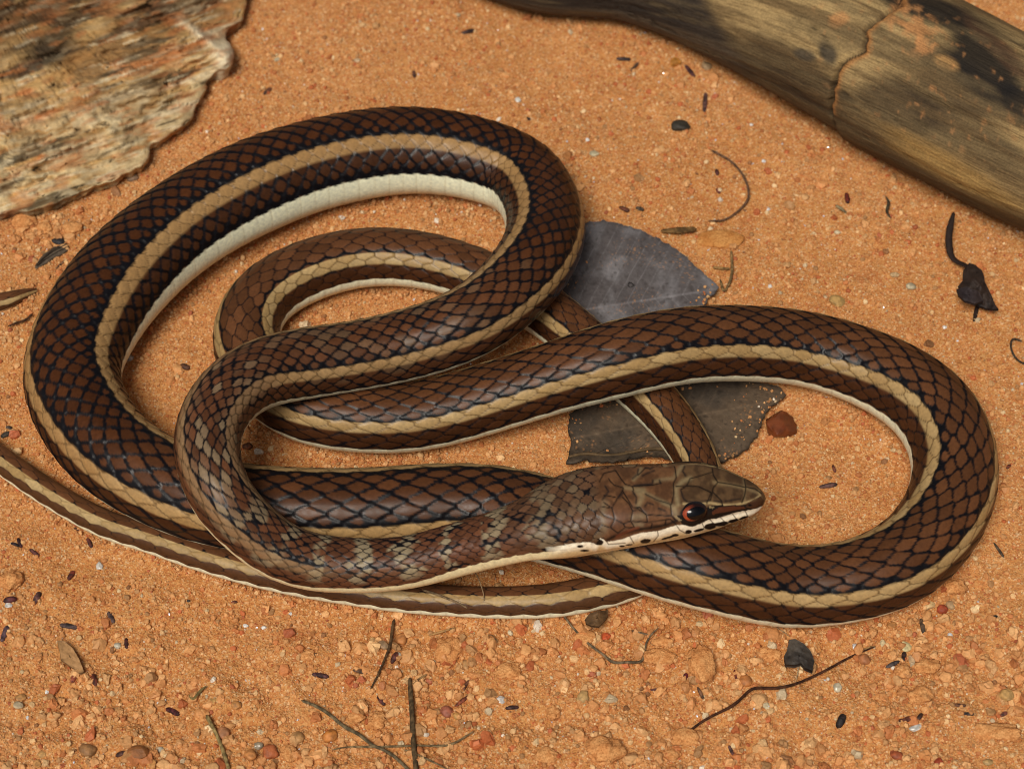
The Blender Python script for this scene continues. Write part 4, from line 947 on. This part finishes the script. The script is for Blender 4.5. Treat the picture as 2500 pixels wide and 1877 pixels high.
# ================================================================== TWIGS AND STEMS
TW = [
 ('twig', [(1683,1790),(1732,1757),(1787,1729),(1818,1702),(1837,1688),(1877,1687),(1927,1680),(1975,1662),(2020,1640),(2075,1610),(2136,1584)], [6,7,8,8,8,9,8,7,7,6,3], (84,50,32), 'long thin dark brown twig curving up to the right in the foreground', 'twig'),
 ('grass_stem', [(736,1716),(790,1740),(813,1757),(850,1785),(881,1802),(912,1826),(940,1838),(986,1874),(1010,1900)], [7,9,9,10,9,9,8,9,9], (134,116,86), 'grey braided grass stem running down to the bottom edge', 'grass stem'),
 ('grass_stem', [(963,1517),(958,1545),(953,1580),(940,1615),(925,1650),(904,1690)], [7,8,7,6,6,4], (112,84,56), 'thin brown stem dropping from the tail, left of the upright stick', 'grass stem'),
 ('grass_stem', [(812,1836),(835,1831),(859,1829),(900,1829),(960,1828),(1040,1826),(1104,1822),(1130,1808),(1158,1790)], [3,4,5,6,6,6,7,6,3], (156,130,92), 'pale straw lying level across the bottom stick', 'grass stem'),
 ('stick', [(1001,1660),(1003,1700),(1006,1740),(1008,1790),(1012,1840),(1018,1900)], [8,12,13,12,13,13], (112,90,62), 'upright weathered stick standing at the bottom left of centre', 'stick'),
 ('grass_stem', [(505,1752),(520,1780),(533,1806),(548,1845),(560,1885)], [11,10,9,10,9], (176,150,96), 'short straw coloured stalk at the bottom edge, lower left', 'grass stem'),
 ('twig', [(985,1835),(1020,1848),(1050,1862),(1082,1878),(1110,1895)], [4,5,5,4,3], (136,116,84), 'very thin pale straw leaving the foot of the upright stick', 'grass stem'),
 ('grass_stem', [(1375,1508),(1398,1538),(1420,1562),(1445,1585),(1470,1603),(1497,1623),(1530,1623),(1565,1620),(1573,1600),(1578,1575),(1590,1555),(1608,1538)], [5,6,7,7,7,8,7,7,6,5,5,3], (142,120,92), 'bent grey grass stem in a wide U below the tail', 'grass stem'),
 ('grass_stem', [(1541,1545),(1560,1550),(1584,1556)], [4,5,4], (138,116,90), 'small side shoot reaching the right arm of the bent grey stem', 'grass stem'),
 ('grass_stem', [(1735,375),(1765,390),(1789,407),(1811,433),(1824,462),(1826,490),(1810,515),(1790,532),(1765,545),(1727,546)], [6,6,6,6,6,6,6,5,5,4], (124,92,70), 'thin grass stem curved like a hook between log and grey leaf', 'grass stem'),
 ('stick', [(1612,572),(1650,574),(1690,570),(1700,567)], [8,18,16,8], (138,104,62), 'short ochre stick half buried above the grey leaf', 'stick'),
 ('grass_stem', [(1784,618),(1786,650),(1785,680),(1773,712),(1768,718),(1760,700),(1757,688)], [5,7,7,6,6,6,3], (162,130,84), 'V shaped straw at the tip of the grey leaf', 'grass stem'),
 ('grass_stem', [(1738,660),(1760,663),(1782,664)], [6,7,5], (172,134,82), 'straight bit of straw crossing towards the V shaped straw', 'grass stem'),
 ('grass_stem', [(2038,508),(2050,517),(2066,527)], [4,9,4], (178,160,120), 'tiny pale straw piece halfway between log and right coil', 'grass stem'),
 ('leaf_sliver', [(2160,485),(2168,505),(2164,525),(2175,542)], [3,8,7,3], (92,78,58), 'small dark curved sliver just below the log', 'leaf sliver'),
 ('rootlet', [(2495,842),(2472,835),(2466,850),(2472,872),(2488,890),(2508,898)], [5,5,5,5,5,5], (78,68,56), 'dark rootlet looping at the right edge', 'rootlet'),
 ('rootlet', [(1870,1528),(1882,1533),(1900,1541),(1915,1551),(1928,1560)], [2.5,2.5,2.5,2.5,2], (198,170,130), 'hair thin pale fibre between right coil and bark chip', 'fibre'),
 ('rootlet', [(1950,1592),(1953,1612),(1948,1640),(1943,1668)], [3,3,3,2], (208,180,138), 'hair thin pale fibre hanging over the bark chip', 'fibre'),
 ('grass_stem', [(1020,1468),(1060,1486),(1095,1496),(1130,1505),(1172,1512)], [4,6,6,6,3], (156,130,98), 'thin broken straw lying against the tail', 'grass stem'),
 ('rootlet', [(1157,1447),(1170,1470),(1180,1490),(1186,1508)], [3,3,3,3], (150,124,92), 'hair thin fibre crossing over the tail', 'fibre'),
 ('grass_stem', [(1046,1557),(1080,1548),(1113,1537)], [4,6,3], (186,142,90), 'short golden straw just below the tail', 'grass stem'),
 ('grass_stem', [(1009,1676),(1026,1662),(1043,1652)], [4,6,5], (164,128,84), 'short straw leaning on top of the upright stick', 'grass stem'),
 ('grass_stem', [(461,1700),(472,1712),(487,1697),(506,1680)], [3,7,8,4], (150,128,76), 'olive straw flake between the scattered pods, lower left', 'straw'),
 ('rootlet', [(20,805),(45,795),(65,788),(82,772)], [5,6,6,6], (88,58,38), 'thin dark rootlet pointing at the outer side of the big coil', 'rootlet'),
 ('twig', [(2105,1592),(2120,1586),(2137,1582)], [3,4,2], (180,140,90), 'pale tip of straw beyond the end of the long twig', 'straw'),
 ('rootlet', [(1185,1560),(1198,1556),(1215,1575)], [3,3,3], (150,110,72), 'small bent fibre in the sand under the middle of the tail', 'fibre'),
]
ontail = {'thin broken straw lying against the tail': [3.5,4.5,4,3,0.5], 'hair thin fibre crossing over the tail': [7.2,7.0,5.5,1.5]}
for nm_, pts, wd, cc_, lb, ct in TW:
    tube(nm_, pts, wd, cc_, lb, ct, col2=tuple(int(v*.66) for v in cc_), zs=ontail.get(lb), n=8, flat=.8, lift=.0009)

# ================================================================== PODS, CRUMBS, PEBBLES, CLODS  (x, y, length, angle, width, colour, label)
dk = (58,32,30); dk2 = (66,52,50); rd = (98,44,32)
PODS = [
 (174,1406,27,-58,13,(96,44,34),'reddish pod standing alone above the twin twigs, left'),(271,1508,32,62,13,dk2,'grey violet pod halfway down the left side'),
 (168,1530,46,10,15,dk2,'stout grey pod upper left of the khaki leaf fragment'),(309,1571,27,85,11,dk,'small upright dark pod right of the khaki leaf fragment'),
 (183,1602,36,62,12,dk,'dark pod lying on the khaki leaf fragment'),(231,1661,30,80,14,(92,48,38),'reddish pod below right of the khaki leaf fragment'),
 (422,1738,38,25,15,(70,34,36),'plum coloured pod near the white chip, lower left'),(782,1650,43,10,14,(66,42,42),'dark pod left of the thin brown stem'),
 (25,1466,34,-12,18,(74,40,40),'dark pod at the left edge beside a clear grain'),(90,1462,36,-62,15,(80,52,48),'dusty pod second from the left edge'),
 (12,1548,44,-68,14,(70,54,58),'long grey pod cut by the left edge'),(180,1655,28,-70,14,(110,58,42),'rusty pod tucked under the khaki leaf fragment'),
 (297,1841,32,-20,14,(72,46,38),'short dark pod left of the brown chip at the bottom'),(226,1863,28,-32,12,(60,34,30),'dark pod at the very bottom, left'),
 (931,1711,30,52,14,(78,40,36),'pod between the brown stem and the braided stem'),(572,1470,17,0,8,(92,50,34),'tiny brown pod just under the left half of the tail'),
 (459,1467,12,0,7,(60,56,54),'tiny dark grey crumb on bare sand under the tail'),(764,1601,24,-30,8,(50,40,32),'splinter of dark husk right of the white grains'),
 (880,1640,38,12,12,(70,50,36),'brown husk crumb beside the thin brown stem'),(963,1607,32,-62,16,(80,44,38),'dark red pod touching the thin brown stem'),
 (1250,1728,34,-5,12,(58,38,36),'dark pod below the white clear grain, centre bottom'),(1603,1683,40,-6,7,(64,38,34),'slender dark pod between the stem bend and the clod'),
 (1673,1653,20,-70,13,(70,26,30),'dark red pod against the tall clod'),(1710,1692,34,64,9,(96,68,50),'brown splinter at the foot of the tall clod'),
 (1138,1672,30,-62,9,(90,58,44),'brown splinter above the clear grain, centre'),(1128,1712,44,-38,11,(112,58,40),'rust red sliver beside the clear grain, centre'),
 (1797,1652,36,76,9,(92,40,30),'thin dark red pod left of the ochre pebble'),(1785,1832,28,62,10,(74,48,44),'brown pod near the bottom right of centre'),
 (48,1326,26,70,10,(60,34,36),'left of two pods meeting end to end below the tail'),(38,1330,24,20,9,(40,28,30),'thin black pod under the tail at the left edge'),(84,1350,30,38,11,(74,42,38),'brown pod nearest the tail at the left'),
 (219,1326,27,62,11,(72,40,36),'brown pod just under the tail, third from left'),(188,1292,16,25,7,(90,56,40),'tiny pod touching the underside of the tail'),
 (2022,1187,46,-9,13,(76,54,50),'grey brown pod inside the right coil'),(2036,1145,20,70,8,(84,48,38),'small pod above the grey brown one, inside the right coil'),
 (2438,1343,44,55,8,(78,64,50),'slim dark splinter right of the right coil'),(2462,1140,14,-45,9,(90,48,34),'tiny brown crumb at the right edge beside the coil'),
 (2252,1530,40,78,12,(78,62,48),'grey brown pod below the right coil'),(2180,1622,40,-24,12,(62,54,52),'long half of a broken grey pod, lower right'),
 (2206,1604,24,-80,13,(54,38,36),'stubby upper half of the broken grey pod, lower right'),(2425,1508,22,-20,10,(52,50,44),'black crumb on smooth sand at lower right'),
 (2052,1762,38,-64,20,(40,32,30),'large black husk at the lower right'),(2215,1757,44,-12,14,(84,46,34),'red brown pod between lower right pebbles'),(2244,1752,24,-55,11,(54,38,32),'dark tip of the red brown pod at lower right'),
 (2362,1743,34,4,9,(54,44,42),'thin dark pod in the lower right corner'),(2450,1744,20,-30,12,(92,54,44),'last small brown pod in the lower right corner'),(2340,1722,40,6,10,(86,56,40),'dusty pod above the thin dark one, lower right corner'),
 (1143,80,34,-14,12,(56,42,40),'black pod at the top between rock and log'),(1522,147,36,4,12,(58,44,42),'dark crossed pod just under the log, left'),(1550,165,30,-50,9,(82,60,46),'thin splinter leaning beside the dark crossed pod'),
 (1684,176,38,52,12,(74,44,44),'dark pod beside the ochre pebble under the log'),(1721,252,48,94,12,(84,60,56),'upright grey pod above the dark pebble'),
 (1750,422,16,80,10,(66,36,34),'upper dark crumb inside the hooked stem'),(1753,468,16,60,10,(90,48,38),'lower dark crumb inside the hooked stem'),
 (1524,513,28,24,13,(84,48,34),'brown crumb in shadow above the leaf'),(1562,512,22,20,11,(72,60,48),'second crumb above the leaf, nearer the hook'),
 (2068,486,26,80,13,(80,34,28),'dark red pod near the pale straw piece'),(1011,183,18,80,10,(74,48,38),'small brown pod alone below the top edge'),(653,225,26,-40,12,(86,54,38),'brown crumb to the right of the rock'),
 (14,1063,26,-30,15,(52,46,40),'black crumb between tail and big coil at the left edge'),(22,1045,16,10,10,(66,56,50),'small grey crumb above the black one at the left edge'),
 (452,898,26,20,16,(70,46,34),'dark crumb on sand inside the big coil'),(604,1092,28,0,18,(96,58,38),'brown crumb by the inner side of the neck loop'),(752,1148,34,8,9,(76,48,38),'dark splinter on sand above the middle body'),
 (150,645,40,-40,6,(96,70,50),'brown thread of husk beside the striped one'),(1290,292,12,30,8,(60,40,34),'tiny dark crumb above the big coil right shoulder'),
]
for (x_, y_, ln, an, wd, cc_, lb) in PODS:
    tube('pod', seg(x_, y_, ln, an), [wd*.7, wd, wd*.75], tuple(min(255, int(v*1.5)) for v in cc_), lb, 'pod', kind='seed', n=12, flat=.75, ragged=.16, col2=tuple(int(v*.8) for v in cc_))
PEB = [
 (1658,312,46,30,(62,56,46),'smooth dark grey pebble on open sand under the log','pebble','stone',0),
 (1648,155,32,30,(206,138,60),'squarish ochre pebble just under the log','pebble','stone',1),
 (1724,166,28,22,(196,160,118),'pale round pebble in the shade of the log','pebble','stone',0),
 (1902,1048,88,82,(122,62,32),'angular red brown stone beside the dark leaf','stone','glass',1),
 (316,876,26,15,(226,224,218),'pearly white grain shining by the big coil','pebble','glass',0),
 (2040,738,46,32,(206,164,100),'ochre pebble right above the right coil','pebble','stone',1),
 (2223,702,24,18,(206,190,156),'pale pebble left of the crumpled leaf','pebble','stone',0),
 (2183,673,22,14,(224,188,140),'cream grain left of the crumpled leaf stem','pebble','stone',0),
 (2043,569,16,12,(226,206,168),'small cream grain above the right coil','pebble','stone',0),
 (1450,378,24,20,(208,194,158),'pale quartz grain right of the big coil','pebble','glass',1),
 (1479,1555,28,20,(214,96,52),'bright orange chip below the crossing coils','stone chip','stone',1),
 (1090,1739,30,28,(184,108,82),'dusty pink pebble left of a yellow one','pebble','stone',0),
 (1115,1748,20,18,(222,168,96),'yellow pebble right of the dusty pink one','pebble','stone',0),
 (1066,1739,20,18,(216,160,104),'tan pebble left of the dusty pink one','pebble','stone',0),
 (1423,1704,26,34,(212,170,110),'tall cream and ochre pebble below the stem bend','pebble','stone',0),
 (1868,1722,18,34,(228,208,168),'long white pebble below the long dark twig','pebble','stone',1),
 (1137,1624,16,26,(212,160,104),'upright tan pebble below the tail middle','pebble','stone',0),
 (1245,1546,16,14,(232,216,180),'small white pebble right under the tail','pebble','stone',1),
 (1221,1709,24,22,(214,206,198),'clear faceted quartz grain in the foreground centre','quartz grain','glass',1),
 (1819,1665,32,28,(196,124,66),'round ochre pebble below the bark chip','pebble','stone',0),
 (1708,1524,22,16,(228,196,146),'cream double grain in front of the right coil','pebble','stone',1),
 (2211,1578,28,26,(234,214,158),'largest cream pebble under the right coil','pebble','stone',1),
 (2270,1478,32,24,(232,196,140),'cream pebble at the outer foot of the right coil','pebble','stone',1),
 (2300,1490,26,24,(184,84,52),'red pebble beside the cream one at the coil foot','pebble','stone',0),
 (2320,1480,22,24,(196,160,118),'grey tan pebble right of the red one at the coil foot','pebble','stone',0),
 (2156,1570,16,20,(232,208,160),'small cream pebble left of the largest one','pebble','stone',1),
 (2090,1581,24,22,(226,226,228),'glassy white flake below the right coil','quartz flake','glass',1),
 (2176,1527,30,22,(206,142,80),'ochre pebble pressed against the right coil','pebble','stone',1),
 (2225,1612,20,30,(206,170,130),'upright clear tan grain by the broken pod','quartz grain','glass',1),
 (2318,1551,14,14,(240,240,238),'bright white chip on the smooth sand, lower right','quartz flake','glass',1),
 (2110,1612,34,26,(192,124,78),'brown tan pebble above the long straw, lower right','pebble','stone',0),
 (2455,1700,44,40,(210,164,100),'large honey coloured stone near the lower right corner','stone','stone',1),
 (2235,1778,40,20,(220,216,208),'flat glassy chip in the lower right','quartz flake','glass',1),
 (2188,1845,34,24,(178,92,54),'brown red pebble at the bottom right','pebble','stone',0),
 (2292,1862,22,22,(182,76,44),'small red pebble at the bottom right','pebble','stone',0),
 (2412,1862,28,16,(204,164,104),'flat yellow pebble at the bottom right','pebble','stone',0),
 (2045,1680,22,24,(206,192,164),'whitish grain in the gravel, lower right','pebble','glass',0),
 (338,1838,64,34,(166,104,54),'long flat brown chip at the bottom left','stone chip','stone',1),
 (50,1705,28,18,(208,152,92),'tan pebble near the left edge, bottom','pebble','stone',0),
 (44,1722,24,18,(206,184,148),'pale pebble under the tan one at the left edge','pebble','stone',0),
 (116,1687,14,18,(240,240,236),'white grain below left of the khaki fragment','quartz grain','glass',1),
 (134,1685,14,20,(204,196,180),'clear grain beside the white one, lower left','quartz grain','glass',1),
 (394,1713,26,12,(240,238,230),'split white chip above the plum coloured pod','quartz flake','glass',1),
 (600,1528,14,12,(246,244,238),'bright white grain under the left tail','quartz grain','glass',1),
 (644,1532,14,12,(244,240,232),'second bright white grain under the left tail','quartz grain','glass',1),
 (710,1499,10,9,(246,246,242),'small white grain nearest the left tail','quartz grain','glass',1),
 (68,1752,12,12,(244,242,238),'bright grain near the bottom left corner','quartz grain','glass',1),
 (244,1383,20,22,(214,206,196),'clear angular grain under the tail, far left','quartz grain','glass',1),
 (21,1478,22,16,(216,212,206),'clear grain under the dark pod at the left edge','quartz grain','glass',1),
 (288,1577,18,16,(206,196,174),'grey clear grain left of the small upright pod','quartz grain','glass',0),
 (521,1714,24,20,(228,176,108),'golden grain upper right of the pods, bottom left','pebble','stone',1),
 (576,1722,24,20,(208,144,82),'orange tan grain right of the golden one','pebble','stone',0),
 (102,1842,26,18,(222,170,104),'yellow tan pebble at the bottom left','pebble','stone',1),
 (90,1866,24,20,(214,156,92),'tan pebble at the very bottom left','pebble','stone',1),
 (215,1834,42,32,(170,122,76),'brown rounded stone at the bottom left','stone','stone',0),
 (391,1830,20,14,(216,204,180),'whitish grain right of the long brown chip','pebble','stone',0),
 (980,1563,30,28,(202,134,76),'round orange pebble by the thin brown stem','pebble','stone',0),
 (974,1600,14,16,(206,196,176),'clear grain touching the thin brown stem','quartz grain','glass',0),
 (910,1562,20,14,(226,184,124),'cream grain left of the thin brown stem','pebble','stone',1),
 (935,1576,30,20,(178,144,108),'grey tan pebble left of the round orange one','pebble','stone',0),
 (725,1805,34,34,(206,154,98),'rounded tan pebble in the bottom gravel','pebble','stone',0),
 (660,1838,40,36,(190,106,62),'red orange pebble in the bottom gravel','pebble','stone',0),
 (612,1845,34,26,(214,142,80),'bright orange pebble in the bottom gravel','pebble','stone',0),
 (370,1866,30,26,(222,158,92),'yellow orange pebble at the bottom beside the brown chip','pebble','stone',1),
 (545,1792,34,28,(198,136,92),'dusty tan pebble below the golden grains','pebble','stone',0),
 (630,1822,26,20,(170,156,132),'grey clear pebble in the bottom gravel','quartz grain','glass',0),
 (805,1798,36,30,(214,136,66),'orange ochre pebble by the braided stem','pebble','stone',0),
 (1000,1440,8,8,(240,240,240),'bright speck between neck and tail','quartz grain','glass',1),
 (1208,1411,8,9,(244,244,244),'bright speck in the gap above the tail','quartz grain','glass',1),
 (1264,246,16,18,(236,232,222),'glinting grain at the top right of the big coil','quartz grain','glass',1),
 (1434,343,12,12,(250,248,240),'bright round glint right of the big coil','quartz grain','glass',1),
 (1864,395,12,12,(250,248,244),'bright glint left of the log crack','quartz grain','glass',1),
 (1875,512,13,12,(250,248,244),'bright glint below the first, above the right coil','quartz grain','glass',1),
 (1880,700,13,12,(250,248,240),'bright glint closest to the right coil top','quartz grain','glass',1),
 (1835,306,11,10,(240,236,226),'pale glint right of the dark grey pebble','quartz grain','glass',1),
 (835,533,18,14,(240,228,210),'glinting grain inside the big coil','quartz grain','glass',1),
 (2306,800,14,12,(244,240,232),'glinting grain above right coil shoulder','quartz grain','glass',1),
 (872,150,16,12,(222,190,150),'cream grain on the sand right of the rock','pebble','stone',0),
 (676,148,16,14,(214,196,160),'cream grain close to the white knob of the rock','pebble','stone',1),
 (325,437,28,18,(150,120,94),'grey pebble in the shade under the rock edge','pebble','stone',0),
]
for (x_, y_, wd, ht, cc_, lb, ct, kd, fc) in PEB:
    nm_ = {'pebble': 'pebble', 'stone': 'stone', 'stone chip': 'stone_chip', 'quartz grain': 'quartz_grain', 'quartz flake': 'quartz_flake'}[ct]
    stone(nm_, x_, y_, wd, ht, cc_, lb, ct, kd, hgt=.7 if not fc else .6, facet=fc, ang=(x_*7 % 60-30)*math.pi/180, col2=tuple(int(v*.82) for v in cc_), sub=3 if wd > 20 else 2, sink=.3)
CL = [(1475,1838,92,72,'broad flat topped clod at the bottom centre'),(1608,1606,78,44,'oval clod in the elbow of the bent grey stem'),(1712,1628,66,96,'tall clod split in two, right of the stem elbow'),
 (1336,1848,58,44,'rounded clod at the bottom left of centre'),(1672,1803,70,42,'clod at the lower end of the long dark twig'),(1092,1592,70,70,'crumbly clod just right of the thin brown stem'),
 (1276,1508,26,40,'orange lump of sand pressed against the tail'),(1347,1514,34,26,'round sand lump touching the tail, right of the orange one'),(1616,1568,54,26,'small clod above the oval one'),
 (705,1840,46,44,'clod in the bottom gravel beside the tan stones'),(918,1760,44,44,'clod under the tip of the braided stem'),(28,1418,54,48,'clod at the left edge under the tail'),(2260,1628,66,36,'wide clod in the gravel at lower right'),
 (1880,1600,60,40,'clod left of the dark bark chip'),(2200,1640,40,40,'crumb of sand below the broken pod'),(870,1752,40,30,'small clod left of the braided stem'),(1350,1740,36,40,'loose crumb right of the yellow pebbles'),
 (2245,1700,60,40,'low clod at lower right beside a clear grain'),(1640,1842,44,36,'crumb at the bottom right of the broad clod'),(2430,1790,120,44,'wide sandy crust in the lower right corner'),
 (62,545,60,44,'clod of earth under the rock at the left edge'),(110,560,34,30,'smaller orange lump under the rock'),(180,560,50,40,'reddish clod above the husk'),(20,470,60,30,'shaded lump beneath the rock edge'),
 (750,1600,36,30,'loose crumb under the tail by the splinter'),(495,1745,40,36,'pinkish crumb next to the stalk, lower left'),(1430,1560,50,36,'crumb left of the bright orange chip'),(2330,1435,50,40,'round crumb beside the right coil foot'),(1240,1640,60,40,'flat crumb above the faceted quartz')]
for (x_, y_, wd, ht, lb) in CL:
    stone('clod', x_, y_, wd, ht, (212, 152, 96), lb, 'clod', 'clod', hgt=.6, nf=1.6, amp=.3, col2=(200, 136, 82), sub=4, sink=.5)
for o in COL.objects:
    g_ = {'pod': 'dark pods scattered on the sand', 'pebble': 'pebbles lying on the sand', 'quartz grain': 'pale quartz grains in the sand', 'quartz flake': 'pale quartz flakes in the sand',
          'clod': 'clods of caked sand', 'grass stem': 'dry grass stems', 'fibre': 'hair thin plant fibres', 'leaf': 'dead leaves', 'rock': None}.get(o.get('category', ''))
    if g_: o['group'] = g_
